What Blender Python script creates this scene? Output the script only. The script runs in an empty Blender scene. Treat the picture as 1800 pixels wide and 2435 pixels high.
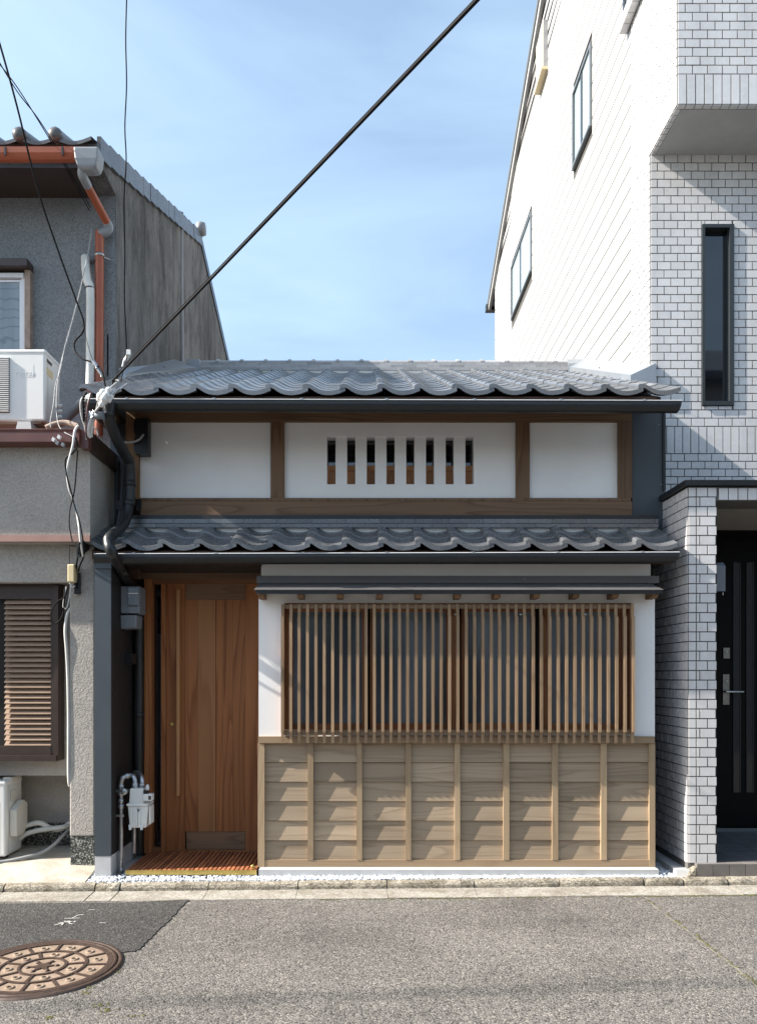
import bpy, bmesh, math, random
from mathutils import Vector, Matrix
random.seed(7)
R = math.radians
SC = bpy.context.scene
COL = SC.collection
# ------------------------------------------------------------------ camera, sky, sun, exposure
FPX, CX, CY, EYE = 1800.0, 875.0, 1610.0, 1.5      # focal length and principal point measured on the photo
cam_d = bpy.data.cameras.new("camera"); cam = bpy.data.objects.new("camera", cam_d); COL.objects.link(cam)
cam.location = (0, 0, EYE); cam.rotation_euler = (R(90), 0, 0)
cam_d.sensor_fit = 'HORIZONTAL'; cam_d.sensor_width = 36; cam_d.lens = 36.0
cam_d.shift_x = (900 - CX) / 1800.0; cam_d.shift_y = (CY - 1217.5) / 1800.0
cam_d.clip_start = 0.05; cam_d.clip_end = 2000
SC.camera = cam
SUN_DIR = Vector((1.0, 0.14, -0.74)).normalized()   # direction the light travels
SUN_EL = math.asin(-SUN_DIR.z); SUN_AZ = math.atan2(-SUN_DIR.x, -SUN_DIR.y)
sun_d = bpy.data.lights.new("sun", 'SUN'); sun = bpy.data.objects.new("sun", sun_d); COL.objects.link(sun)
sun_d.energy = 5.0; sun_d.angle = R(0.55); sun_d.color = (1.0, 0.93, 0.84)
sun.rotation_euler = SUN_DIR.to_track_quat('-Z', 'Y').to_euler(); sun.location = (-20, -3, 20)
W = bpy.data.worlds.new("World"); SC.world = W; W.use_nodes = True
nt = W.node_tree; nt.nodes.clear()
def _n(t, typ, **kw):
    n = t.nodes.new(typ)
    for k, v in kw.items(): setattr(n, k, v)
    return n
w_out = _n(nt, 'ShaderNodeOutputWorld'); w_bg = _n(nt, 'ShaderNodeBackground')
w_sky = _n(nt, 'ShaderNodeTexSky', sky_type='NISHITA', sun_disc=False)
w_sky.sun_elevation = SUN_EL; w_sky.sun_rotation = SUN_AZ
w_sky.air_density = 1.0; w_sky.dust_density = 1.6; w_sky.ozone_density = 1.2
w_tc = _n(nt, 'ShaderNodeTexCoord'); w_mp = _n(nt, 'ShaderNodeMapping')
w_mp.inputs['Rotation'].default_value = (0.0, R(38), R(10)); w_mp.inputs['Scale'].default_value = (1.3, 2.2, 6.5)
w_nz = _n(nt, 'ShaderNodeTexNoise'); w_nz.inputs['Scale'].default_value = 1.35; w_nz.inputs['Detail'].default_value = 7
w_nz.inputs['Roughness'].default_value = 0.52; w_nz.inputs['Distortion'].default_value = 0.55
w_rp = _n(nt, 'ShaderNodeValToRGB'); w_rp.color_ramp.elements[0].position = 0.36; w_rp.color_ramp.elements[1].position = 0.80
w_rp.color_ramp.elements[0].color = (0.20, 0.20, 0.20, 1); w_rp.color_ramp.elements[1].color = (0.52, 0.52, 0.52, 1)
w_mx = _n(nt, 'ShaderNodeMix', data_type='RGBA'); w_mx.inputs[7].default_value = (3.6, 4.85, 5.7, 1)
nt.links.new(w_tc.outputs['Generated'], w_mp.inputs['Vector']); nt.links.new(w_mp.outputs[0], w_nz.inputs['Vector'])
nt.links.new(w_nz.outputs[0], w_rp.inputs[0]); nt.links.new(w_rp.outputs[0], w_mx.inputs[0])
nt.links.new(w_sky.outputs[0], w_mx.inputs[6]); nt.links.new(w_mx.outputs[2], w_bg.inputs[0])
w_bg.inputs[1].default_value = 0.114
nt.links.new(w_bg.outputs[0], w_out.inputs[0])
SC.view_settings.view_transform = 'Standard'; SC.view_settings.look = 'None'
SC.view_settings.exposure = 1.28; SC.view_settings.gamma = 1.0; SC.view_settings.use_curve_mapping = False
SC.render.engine = 'CYCLES'
SC.cycles.max_bounces = 8; SC.cycles.diffuse_bounces = 5; SC.cycles.glossy_bounces = 4
SC.cycles.use_denoising = True; SC.cycles.sample_clamp_indirect = 6.0

# ------------------------------------------------------------------ measuring: photo pixel at a known depth -> metres
def wx(px, Y): return (px - CX) * Y / FPX
def wz(py, Y): return EYE + (CY - py) * Y / FPX
def gy(py, z=0.0): return (EYE - z) * FPX / (py - CY)      # depth of a point on a level plane
def P(px, py, Y): return (wx(px, Y), Y, wz(py, Y))

# ------------------------------------------------------------------ mesh building
class MB:
    def __init__(s): s.v = []; s.f = []; s.sm = []
    def add(s, vs, fs, smooth=False):
        b = len(s.v); s.v += [tuple(p) for p in vs]
        for f in fs: s.f.append(tuple(i + b for i in f)); s.sm.append(smooth)
        return s
    def hexa(s, p):   # 8 points: bottom 4, top 4
        return s.add(p, [(3,2,1,0),(4,5,6,7),(0,1,5,4),(1,2,6,5),(2,3,7,6),(3,0,4,7)])
    def box(s, x0, x1, y0, y1, z0, z1):
        return s.hexa([(x0,y0,z0),(x1,y0,z0),(x1,y1,z0),(x0,y1,z0),(x0,y0,z1),(x1,y0,z1),(x1,y1,z1),(x0,y1,z1)])
    def prism(s, poly, plane, a, b, smooth=False):
        m = {'YZ': lambda p, t: (t, p[0], p[1]), 'XZ': lambda p, t: (p[0], t, p[1]), 'XY': lambda p, t: (p[0], p[1], t)}[plane]
        n = len(poly); vs = [m(p, a) for p in poly] + [m(p, b) for p in poly]
        s.add(vs, [tuple(range(n))[::-1], tuple(range(n, 2*n))])
        return s.add(vs, [(i, (i+1) % n, (i+1) % n + n, i + n) for i in range(n)], smooth)
    def tube(s, pts, r, n=8, caps=True):
        pts = [Vector(p) for p in pts]; k = len(pts); vs = []
        up = None
        for i, p in enumerate(pts):
            d = (pts[min(i+1, k-1)] - pts[max(i-1, 0)]).normalized()
            if up is None:
                up = Vector((0,0,1)) if abs(d.z) < 0.9 else Vector((0,1,0))
            a = d.cross(up)
            if a.length < 1e-5: a = d.orthogonal()
            a.normalize(); b = a.cross(d).normalized(); up = b
            rr = r[i] if isinstance(r, (list, tuple)) else r
            for j in range(n):
                t = 2*math.pi*j/n; vs.append(p + a*math.cos(t)*rr + b*math.sin(t)*rr)
        fs = [(i*n+j, i*n+(j+1) % n, (i+1)*n+(j+1) % n, (i+1)*n+j) for i in range(k-1) for j in range(n)]
        s.add(vs, fs, True)
        if caps: s.add(vs[:n], [tuple(range(n))[::-1]]); s.add(vs[-n:], [tuple(range(n))])
        return s
    def lathe(s, prof, c, axis='Z', n=20, smooth=True):
        vs = []
        for (r, h) in prof:
            for j in range(n):
                t = 2*math.pi*j/n; a, b = r*math.cos(t), r*math.sin(t)
                vs.append({'Z': (c[0]+a, c[1]+b, c[2]+h), 'Y': (c[0]+a, c[1]+h, c[2]+b), 'X': (c[0]+h, c[1]+a, c[2]+b)}[axis])
        k = len(prof)
        fs = [(i*n+j, i*n+(j+1) % n, (i+1)*n+(j+1) % n, (i+1)*n+j) for i in range(k-1) for j in range(n)]
        s.add(vs, fs, smooth)
        s.add(vs[:n], [tuple(range(n))]); s.add(vs[-n:], [tuple(range(n))])
        return s
    def ball(s, c, r, sub=2):
        bm = bmesh.new(); bmesh.ops.create_icosphere(bm, subdivisions=sub, radius=1)
        rr = r if isinstance(r, (tuple, list)) else (r, r, r)
        vs = [(c[0]+v.co.x*rr[0], c[1]+v.co.y*rr[1], c[2]+v.co.z*rr[2]) for v in bm.verts]
        fs = [tuple(v.index for v in f.verts) for f in bm.faces]; bm.free()
        return s.add(vs, fs, True)
WL = {}
def _mesh(name, v, f, sm, mat):
    me = bpy.data.meshes.new(name); me.from_pydata(v, [], f); me.polygons.foreach_set('use_smooth', sm)
    bm = bmesh.new(); bm.from_mesh(me)
    bmesh.ops.remove_doubles(bm, verts=bm.verts, dist=1e-6) if False else None
    bmesh.ops.recalc_face_normals(bm, faces=bm.faces); bm.to_mesh(me); bm.free()
    me.materials.append(mat); me.update()
    return me
def link(o, parent, origin):
    COL.objects.link(o); origin = Vector(origin); WL[o.name] = origin
    if parent is not None:
        o.parent = parent; o.location = origin - WL[parent.name]
    else: o.location = origin
    return o
def build(name, mb, mat, parent=None, origin=None, bevel=0):
    if origin is None:
        lo = [min(p[i] for p in mb.v) for i in range(3)]; hi = [max(p[i] for p in mb.v) for i in range(3)]
        origin = ((lo[0]+hi[0])/2, (lo[1]+hi[1])/2, (lo[2]+hi[2])/2 if parent is not None else lo[2])
    v = [(p[0]-origin[0], p[1]-origin[1], p[2]-origin[2]) for p in mb.v]
    o = bpy.data.objects.new(name, _mesh(name, v, mb.f, mb.sm, M[mat]))
    if bevel:
        m = o.modifiers.new("bevel", 'BEVEL'); m.width = bevel; m.segments = 2; m.limit_method = 'ANGLE'
    return link(o, parent, origin)
_cache = {}
def box(name, x0, x1, y0, y1, z0, z1, mat, parent=None, bevel=0):
    d = (round(abs(x1-x0), 4), round(abs(y1-y0), 4), round(abs(z1-z0), 4)); key = (d, mat)
    c = ((x0+x1)/2, (y0+y1)/2, (z0+z1)/2)
    if key not in _cache:
        b = MB().box(-d[0]/2, d[0]/2, -d[1]/2, d[1]/2, -d[2]/2, d[2]/2)
        _cache[key] = _mesh(name, b.v, b.f, b.sm, M[mat])
    o = bpy.data.objects.new(name, _cache[key])
    if bevel:
        m = o.modifiers.new("bevel", 'BEVEL'); m.width = bevel; m.segments = 2
    return link(o, parent, c)
def inst(name, me, parent, loc, rot=(0,0,0)):
    o = bpy.data.objects.new(name, me); link(o, parent, loc); o.rotation_euler = rot
    return o
def tag(o, label=None, cat=None, group=None, kind=None):
    for k, v in (('label', label), ('category', cat), ('group', group), ('kind', kind)):
        if v: o[k] = v
    return o
def thing(name, loc, label=None, cat=None, group=None, kind=None):
    o = bpy.data.objects.new(name, None); o.empty_display_size = 0.2
    link(o, None, loc); return tag(o, label, cat, group, kind)
def part(name, parent):      # an Empty that holds the pieces of a part
    o = bpy.data.objects.new(name, None); o.empty_display_size = 0.1
    return link(o, parent, WL[parent.name])
def smooth_path(pts, k=6):
    p = [Vector(q) for q in pts]; out = []
    for i in range(len(p)-1):
        a, b, c, d = p[max(i-1,0)], p[i], p[i+1], p[min(i+2, len(p)-1)]
        for j in range(k):
            t = j/k
            out.append(0.5*((2*b)+(c-a)*t+(2*a-5*b+4*c-d)*t*t+(3*b-a-3*c+d)*t**3))
    out.append(p[-1]); return out

# ------------------------------------------------------------------ materials
M = {}
def mat_base(name, col, rough=0.6, metal=0.0, spec=0.5):
    m = bpy.data.materials.new(name); m.use_nodes = True; t = m.node_tree
    b = t.nodes['Principled BSDF']; b.inputs['Base Color'].default_value = (*col, 1)
    b.inputs['Roughness'].default_value = rough; b.inputs['Metallic'].default_value = metal
    b.inputs['Specular IOR Level'].default_value = spec
    M[name] = m; return m, t, b
def coords(t, scale=(1,1,1), rnd=True, rot=(0,0,0), world=False):
    tc = _n(t, 'ShaderNodeTexCoord'); src = tc.outputs['Object']
    if world:
        g = _n(t, 'ShaderNodeNewGeometry'); src = g.outputs['Position']; rnd = False
    if rnd:
        oi = _n(t, 'ShaderNodeObjectInfo'); vm = _n(t, 'ShaderNodeVectorMath', operation='SCALE'); vm.inputs[0].default_value = (37.1, 91.7, 53.3)
        t.links.new(oi.outputs['Random'], vm.inputs['Scale'])
        va = _n(t, 'ShaderNodeVectorMath', operation='ADD'); t.links.new(src, va.inputs[0]); t.links.new(vm.outputs[0], va.inputs[1]); src = va.outputs[0]
    mp = _n(t, 'ShaderNodeMapping'); mp.inputs['Scale'].default_value = scale; mp.inputs['Rotation'].default_value = rot
    t.links.new(src, mp.inputs['Vector']); return mp.outputs[0]
def noise(t, vec, scale=1.0, detail=4, rough=0.55, dist=0.0):
    n = _n(t, 'ShaderNodeTexNoise'); n.inputs['Scale'].default_value = scale; n.inputs['Detail'].default_value = detail
    n.inputs['Roughness'].default_value = rough; n.inputs['Distortion'].default_value = dist
    t.links.new(vec, n.inputs['Vector']); return n.outputs[0]
def ramp(t, fac, stops):
    r = _n(t, 'ShaderNodeValToRGB'); e = r.color_ramp.elements
    while len(e) < len(stops): e.new(0.5)
    for i, (p, c) in enumerate(stops):
        e[i].position = p; e[i].color = (*c, 1) if isinstance(c, (tuple, list)) else (c, c, c, 1)
    t.links.new(fac, r.inputs[0]); return r.outputs[0]
def math_(t, op, a, b=None):
    n = _n(t, 'ShaderNodeMath', operation=op)
    for i, q in enumerate((a, b)):
        if q is None: continue
        if isinstance(q, (int, float)): n.inputs[i].default_value = q
        else: t.links.new(q, n.inputs[i])
    return n.outputs[0]
def mixc(t, fac, a, b, mode='MIX'):
    n = _n(t, 'ShaderNodeMix', data_type='RGBA', blend_type=mode)
    for i, q in ((0, fac), (6, a), (7, b)):
        if isinstance(q, (int, float)): n.inputs[i].default_value = q
        elif isinstance(q, (tuple, list)): n.inputs[i].default_value = (*q, 1)
        else: t.links.new(q, n.inputs[i])
    return n.outputs[2]
def bump(t, b, h, strength=0.3, dist=0.01):
    n = _n(t, 'ShaderNodeBump'); n.inputs['Strength'].default_value = strength; n.inputs['Distance'].default_value = dist
    t.links.new(h, n.inputs['Height']); t.links.new(n.outputs[0], b.inputs['Normal'])
def vary(t, col, amount=0.12):     # every piece a little lighter or darker
    oi = _n(t, 'ShaderNodeObjectInfo'); v = math_(t, 'MULTIPLY_ADD', oi.outputs['Random'], 2*amount); v.node.inputs[2].default_value = 1-amount
    h = _n(t, 'ShaderNodeHueSaturation'); t.links.new(v, h.inputs['Value']); t.links.new(col, h.inputs['Color']); return h.outputs[0]
def wood(name, light, dark, axis, rings=11.0, rough=0.62, var=0.13, ringmix=0.75, across=5.5, along=0.42):
    m, t, b = mat_base(name, light, rough, spec=0.3)
    i = 'XYZ'.index(axis); s1 = [across]*3; s1[i] = along; s2 = [190.0]*3; s2[i] = 2.5
    v = coords(t, s1); nz = noise(t, v, 1.0, 1.5, 0.4, 0.25)
    ph = math_(t, 'FRACT', math_(t, 'MULTIPLY', nz, rings))
    rr = ramp(t, ph, [(0.0, 0.0), (0.62, 0.25), (0.9, 1.0), (1.0, 0.05)])
    v2 = coords(t, s2); fib = noise(t, v2, 1.0, 2.0, 0.5)
    fr = ramp(t, fib, [(0.3, 0.0), (0.7, 1.0)])
    f = math_(t, 'ADD', math_(t, 'MULTIPLY', rr, ringmix), math_(t, 'MULTIPLY', fr, 0.28))
    col = mixc(t, f, light, dark)
    v3 = coords(t, [q*0.45 for q in s1]); big = ramp(t, noise(t, v3, 1.0, 2), [(0.3, 0.82), (0.7, 1.12)])
    col = mixc(t, 1.0, col, big, 'MULTIPLY')
    t.links.new(vary(t, col, var), b.inputs['Base Color'])
    bump(t, b, f, 0.12, 0.002)
wood('cedar_bar', (0.335, 0.23, 0.142), (0.215, 0.135, 0.076), 'Z', ringmix=0.45)
wood('cedar_rail', (0.28, 0.20, 0.13), (0.18, 0.12, 0.072), 'X', ringmix=0.5)
wood('board', (0.385, 0.302, 0.212), (0.225, 0.165, 0.110), 'X', rings=11, ringmix=0.5, var=0.17, across=6.0, along=0.5)
wood('batten', (0.40, 0.30, 0.19), (0.28, 0.19, 0.115), 'Z', ringmix=0.45, var=0.08)
wood('batten_x', (0.36, 0.26, 0.165), (0.26, 0.175, 0.105), 'X', ringmix=0.45, var=0.08)
wood('sash', (0.34, 0.15, 0.066), (0.21, 0.085, 0.036), 'X', ringmix=0.5)
wood('sash_z', (0.32, 0.14, 0.062), (0.20, 0.08, 0.034), 'Z', ringmix=0.5)
wood('door_z', (0.40, 0.165, 0.062), (0.20, 0.064, 0.023), 'Z', rings=15, ringmix=0.66, var=0.05, across=4.2, along=0.27)
wood('door_pale', (0.42, 0.20, 0.085), (0.31, 0.135, 0.054), 'Z', rings=7, ringmix=0.6, var=0.10)
wood('door_x', (0.26, 0.125, 0.06), (0.16, 0.07, 0.032), 'X', rings=8, ringmix=0.7, var=0.08)
wood('door_grey', (0.27, 0.17, 0.105), (0.18, 0.105, 0.062), 'X', rings=9, ringmix=0.7, var=0.06, across=9)
wood('beam_x', (0.20, 0.125, 0.075), (0.115, 0.066, 0.038), 'X', rings=10, var=0.06)
wood('beam_z', (0.20, 0.122, 0.070), (0.115, 0.064, 0.036), 'Z', rings=10, var=0.06)
wood('beam_pale', (0.30, 0.18, 0.095), (0.18, 0.10, 0.05), 'Z', rings=10, var=0.06)
wood('soffit', (0.11, 0.066, 0.045), (0.07, 0.04, 0.028), 'X', var=0.08)
wood('deck', (0.40, 0.155, 0.07), (0.23, 0.075, 0.035), 'Y', rings=8, var=0.22)
wood('handle_wood', (0.52, 0.27, 0.12), (0.40, 0.19, 0.08), 'Z', ringmix=0.4)
wood('vent_wood', (0.52, 0.26, 0.125), (0.36, 0.165, 0.075), 'Z', ringmix=0.5)
def flat(name, col, rough=0.6, metal=0.0, spec=0.5, mottle=0.06, scale=6.0, var=0.0, bmp=0.0, bscale=300.0):
    m, t, b = mat_base(name, col, rough, metal, spec)
    v = coords(t); nz = ramp(t, noise(t, v, scale, 5), [(0.25, 1-mottle*1.6), (0.75, 1+mottle)])
    c = mixc(t, 1.0, col, nz, 'MULTIPLY')
    if var: c = vary(t, c, var)
    t.links.new(c, b.inputs['Base Color'])
    r = ramp(t, noise(t, v, scale*2.3, 4), [(0.2, max(0.02, rough-0.08)), (0.8, min(1, rough+0.08))]); t.links.new(r, b.inputs['Roughness'])
    if bmp: bump(t, b, noise(t, v, bscale, 3), bmp, 0.002)
    return m
flat('plaster', (0.84, 0.84, 0.83), 0.8, mottle=0.045, scale=2.2, bmp=0.12, bscale=120)
flat('mortar', (0.66, 0.66, 0.64), 0.85, mottle=0.08, scale=9)
flat('metal_blue', (0.058, 0.072, 0.085), 0.45, 0.0, mottle=0.05, scale=3)
flat('metal_dark', (0.016, 0.0175, 0.0195), 0.40, 0.0, mottle=0.10, scale=4)
flat('canopy_metal', (0.115, 0.110, 0.110), 0.34, 0.0, mottle=0.05, scale=3)
flat('siding_black', (0.018, 0.016, 0.0155), 0.6, mottle=0.1)
flat('flashing', (0.34, 0.37, 0.40), 0.34, 0.55, mottle=0.05, scale=3)
flat('concrete_new', (0.46, 0.465, 0.465), 0.8, mottle=0.08, scale=5, bmp=0.15, bscale=160)
flat('white_plastic', (0.74, 0.74, 0.71), 0.45, mottle=0.02)
flat('cream_plastic', (0.66, 0.63, 0.56), 0.5, mottle=0.06)
flat('beige_box', (0.68, 0.56, 0.33), 0.5, mottle=0.04)
flat('grey_plastic', (0.17, 0.19, 0.215), 0.45, mottle=0.05)
flat('galvanised', (0.46, 0.47, 0.48), 0.32, 0.85, mottle=0.18, scale=18)
flat('steel', (0.55, 0.56, 0.57), 0.28, 0.9, mottle=0.1)
flat('brass', (0.62, 0.47, 0.15), 0.34, 0.8, mottle=0.12, scale=8)
flat('black_plastic', (0.012, 0.012, 0.014), 0.35, mottle=0.05)
flat('cable_black', (0.008, 0.008, 0.009), 0.7, spec=0.15)
flat('cable_grey', (0.30, 0.30, 0.30), 0.5)
flat('cable_white', (0.60, 0.60, 0.58), 0.5)
flat('ceramic', (0.72, 0.72, 0.70), 0.2)
flat('orange_pipe', (0.34, 0.085, 0.036), 0.42, mottle=0.12, scale=4)
flat('pipe_grey', (0.26, 0.28, 0.30), 0.4, mottle=0.1)
flat('pipe_white', (0.62, 0.62, 0.58), 0.5, mottle=0.12, scale=4)
flat('brown_metal', (0.115, 0.042, 0.034), 0.38, mottle=0.12, scale=5)
flat('brown_frame', (0.045, 0.030, 0.024), 0.4, mottle=0.06)
flat('shutter_slat', (0.36, 0.255, 0.185), 0.36, 0.15, mottle=0.06)
flat('pale_ledge', (0.36, 0.21, 0.17), 0.55, mottle=0.12)
flat('aluminium_white', (0.72, 0.74, 0.76), 0.35, mottle=0.03)
flat('old_wood', (0.33, 0.25, 0.20), 0.8, mottle=0.25, scale=14)
flat('dark_frame', (0.028, 0.033, 0.036), 0.32, mottle=0.05)
flat('frame_grey', (0.16, 0.175, 0.18), 0.35, 0.3)
flat('siding_white', (0.365, 0.362, 0.356), 0.5, mottle=0.02, scale=2, var=0.012)
flat('siding_gap', (0.07, 0.066, 0.06), 0.8)
flat('beige_hood', (0.70, 0.58, 0.36), 0.5)
flat('grout', (0.115, 0.112, 0.106), 0.85, mottle=0.12, scale=20)
flat('soffit_grey', (0.42, 0.43, 0.42), 0.8, mottle=0.06, bmp=0.15, bscale=90)
flat('porch_soffit', (0.30, 0.29, 0.26), 0.85, mottle=0.06)
flat('black_door', (0.0035, 0.0035, 0.0038), 0.45, spec=0.12, mottle=0.05)
flat('door_metal', (0.33, 0.31, 0.28), 0.35, 0.8, mottle=0.15, scale=25)
flat('step_stone', (0.16, 0.145, 0.135), 0.75, mottle=0.12, scale=12, var=0.10, bmp=0.2, bscale=240)
flat('porch_tile', (0.085, 0.085, 0.09), 0.55, mottle=0.1, var=0.15)
flat('interior', (0.015, 0.014, 0.013), 0.9)
flat('iron', (0.072, 0.047, 0.036), 0.5, 0.2, mottle=0.22, scale=26, bmp=0.25, bscale=260)
flat('chalk', (0.46, 0.45, 0.43), 0.9, mottle=0.3, scale=60)
flat('pebble', (0.62, 0.65, 0.70), 0.7, mottle=0.12, scale=20)
flat('seam', (0.215, 0.197, 0.165), 0.9, mottle=0.3, scale=40)
flat('moss', (0.095, 0.092, 0.022), 0.95, mottle=0.35, scale=60)
flat('kawara_end', (0.20, 0.21, 0.225), 0.45)
flat('mirror_dark', (0.02, 0.02, 0.022), 0.06)

def glazed(name, col, var):
    m, t, b = mat_base(name, col, 0.22, spec=0.5)
    v = coords(t); nz = ramp(t, noise(t, v, 9, 4), [(0.3, 0.95), (0.7, 1.03)])
    c = mixc(t, 1.0, col, nz, 'MULTIPLY')
    vw = coords(t, (5, 5, 0.5), world=True); c = mixc(t, 1.0, c, ramp(t, noise(t, vw, 1.0, 5, 0.65), [(0.3, 0.90), (0.6, 1.03)]), 'MULTIPLY')
    t.links.new(vary(t, c, var), b.inputs['Base Color'])
    bump(t, b, noise(t, v, 30, 2), 0.10, 0.002)
    v2 = coords(t, (3, 3, 3)); r = ramp(t, noise(t, v2, 5, 3), [(0.3, 0.16), (0.7, 0.34)]); t.links.new(r, b.inputs['Roughness'])
glazed('wall_tile', (0.625, 0.62, 0.622), 0.04)
def kawara(name, col, sp=0.85, mt=0.0):
    m, t, b = mat_base(name, col, 0.3, mt, sp)
    v = coords(t); nz = ramp(t, noise(t, v, 7, 5, 0.6), [(0.25, 0.80), (0.5, 1.0), (0.8, 1.12)])
    c = mixc(t, 1.0, col, nz, 'MULTIPLY'); t.links.new(vary(t, c, 0.2), b.inputs['Base Color'])
    r = ramp(t, noise(t, v, 16, 4), [(0.25, 0.20), (0.8, 0.38)]); t.links.new(r, b.inputs['Roughness'])
    bump(t, b, noise(t, v, 40, 3), 0.05, 0.002)
kawara('kawara', (0.122, 0.128, 0.137), 0.9, 0.15); kawara('kawara_flat', (0.30, 0.305, 0.315), 0.6); kawara('kawara_old', (0.10, 0.10, 0.102), 0.4)
def stucco(name, col, streak=0.0, bscale=190.0, bst=0.8, blot=0.12, bd=0.006, gl=.60):
    m, t, b = mat_base(name, col, 0.92, spec=0.2)
    v = coords(t, world=True)
    grain = noise(t, v, bscale, 4, 0.65)
    c = mixc(t, 1.0, col, ramp(t, grain, [(0.30, gl), (0.62, 1.14)]), 'MULTIPLY')
    c = mixc(t, 1.0, c, ramp(t, noise(t, v, 1.7, 6, 0.6), [(0.25, 1-blot*1.5), (0.75, 1+blot)]), 'MULTIPLY')
    if streak:
        vs = coords(t, (7, 4.5, 1.5), world=True)
        st = ramp(t, noise(t, vs, 1.0, 8, 0.75, 1.2), [(0.30, 1.25), (0.5, 0.95), (0.68, 1-streak)])
        c = mixc(t, 0.8, c, st, 'MULTIPLY')
        vt = coords(t, (34, 34, 4.5), world=True)
        st2 = ramp(t, noise(t, vt, 1.0, 5, 0.7), [(0.35, 1.12), (0.7, 0.72)]); c = mixc(t, 0.85, c, st2, 'MULTIPLY')
        vb = coords(t, (0.8, 0.8, 0.35), world=True)
        c = mixc(t, 0.9, c, ramp(t, noise(t, vb, 1.0, 5), [(0.3, 0.55), (0.7, 1.45)]), 'MULTIPLY')
        vc = coords(t, (4, 4, 1.5), world=True)
        c = mixc(t, 0.9, c, ramp(t, noise(t, vc, 1.0, 7, 0.72, 0.6), [(0.32, 0.55), (0.5, 1.0), (0.68, 1.3)]), 'MULTIPLY')
    t.links.new(c, b.inputs['Base Color']); bump(t, b, grain, bst, bd)
stucco('stucco_warm', (0.41, 0.385, 0.352), bscale=75, bst=1.0, bd=0.010, gl=.78)
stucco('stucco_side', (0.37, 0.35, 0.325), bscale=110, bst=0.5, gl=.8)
stucco('stucco_blue', (0.235, 0.25, 0.262), bscale=62, bst=1.0, blot=0.10, bd=0.008)
stucco('stucco_weathered', (0.170, 0.169, 0.167), streak=0.68, bscale=130, bst=0.6)
def speckle(name, base, spots, scale, lo, hi):
    m, t, b = mat_base(name, base, 0.55, spec=0.4)
    v = coords(t, world=True); vo = _n(t, 'ShaderNodeTexVoronoi'); vo.inputs['Scale'].default_value = scale; t.links.new(v, vo.inputs['Vector'])
    sep = _n(t, 'ShaderNodeSeparateColor'); t.links.new(vo.outputs['Color'], sep.inputs[0])
    t.links.new(mixc(t, ramp(t, sep.outputs[0], [(lo, 0.0), (hi, 1.0)]), base, spots), b.inputs['Base Color'])
    bump(t, b, sep.outputs[1], 0.3, 0.002)
speckle('terrazzo', (0.035, 0.037, 0.034), (0.42, 0.44, 0.40), 130, 0.62, 0.95)
def asphalt(name, dark, mid, light, scale, bst, mottle):
    m, t, b = mat_base(name, mid, 0.85, spec=0.3)
    v = coords(t, world=True)
    vn = noise(t, v, 60, 2); vv = _n(t, 'ShaderNodeMix', data_type='VECTOR'); vv.inputs[0].default_value = 0.008
    t.links.new(v, vv.inputs[4]); nc = _n(t, 'ShaderNodeTexNoise'); nc.inputs['Scale'].default_value = 90; t.links.new(v, nc.inputs['Vector']); t.links.new(nc.outputs[1], vv.inputs[5])
    vo = _n(t, 'ShaderNodeTexVoronoi'); vo.inputs['Scale'].default_value = scale; t.links.new(vv.outputs[1], vo.inputs['Vector'])
    sep = _n(t, 'ShaderNodeSeparateColor'); t.links.new(vo.outputs['Color'], sep.inputs[0])
    stone = ramp(t, sep.outputs[0], [(0.0, dark), (0.35, mid), (0.78, mid), (1.0, light)])
    edge = ramp(t, vo.outputs['Distance'], [(0.30, 1.0), (0.85, 0.42)])
    c = mixc(t, 1.0, stone, edge, 'MULTIPLY')
    big = ramp(t, noise(t, v, 1.3, 6, 0.62), [(0.28, 1-mottle), (0.5, 1.0), (0.74, 1+mottle*0.9)])
    c = mixc(t, 1.0, c, big, 'MULTIPLY')
    vl = coords(t, (0.25, 1.9, 1), world=True)
    c = mixc(t, 1.0, c, ramp(t, noise(t, vl, 1.0, 5, 0.6, 0.5), [(0.3, 0.86), (0.7, 1.13)]), 'MULTIPLY')
    vcr = _n(t, 'ShaderNodeTexVoronoi', feature='DISTANCE_TO_EDGE'); vcr.inputs['Scale'].default_value = 0.8
    nw = _n(t, 'ShaderNodeMix', data_type='VECTOR'); nw.inputs[0].default_value = 0.22; t.links.new(v, nw.inputs[4]); nc2 = _n(t, 'ShaderNodeTexNoise'); nc2.inputs['Scale'].default_value = 3.5; nc2.inputs['Detail'].default_value = 6
    t.links.new(v, nc2.inputs['Vector']); t.links.new(nc2.outputs[1], nw.inputs[5]); t.links.new(nw.outputs[1], vcr.inputs['Vector'])
    cm = math_(t, 'MULTIPLY', ramp(t, vcr.outputs['Distance'], [(0.0, 1.0), (0.006, 0.0)]), ramp(t, noise(t, v, 1.1, 3), [(0.52, 0.0), (0.66, 0.75)]))
    c = mixc(t, cm, c, (0.05, 0.047, 0.043))
    small = ramp(t, noise(t, v, 22, 4, 0.6), [(0.3, 0.84), (0.7, 1.14)]); c = mixc(t, 1.0, c, small, 'MULTIPLY')
    t.links.new(c, b.inputs['Base Color'])
    h = math_(t, 'ADD', math_(t, 'SUBTRACT', 1.0, vo.outputs['Distance']), math_(t, 'MULTIPLY', sep.outputs[1], 0.7))
    bump(t, b, h, bst, 0.006)
asphalt('asphalt', (0.065, 0.061, 0.056), (0.186, 0.174, 0.159), (0.32, 0.295, 0.26), 112, 0.6, 0.26)
asphalt('asphalt_new', (0.040, 0.039, 0.038), (0.078, 0.075, 0.072), (0.17, 0.16, 0.15), 120, 0.7, 0.10)
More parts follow.
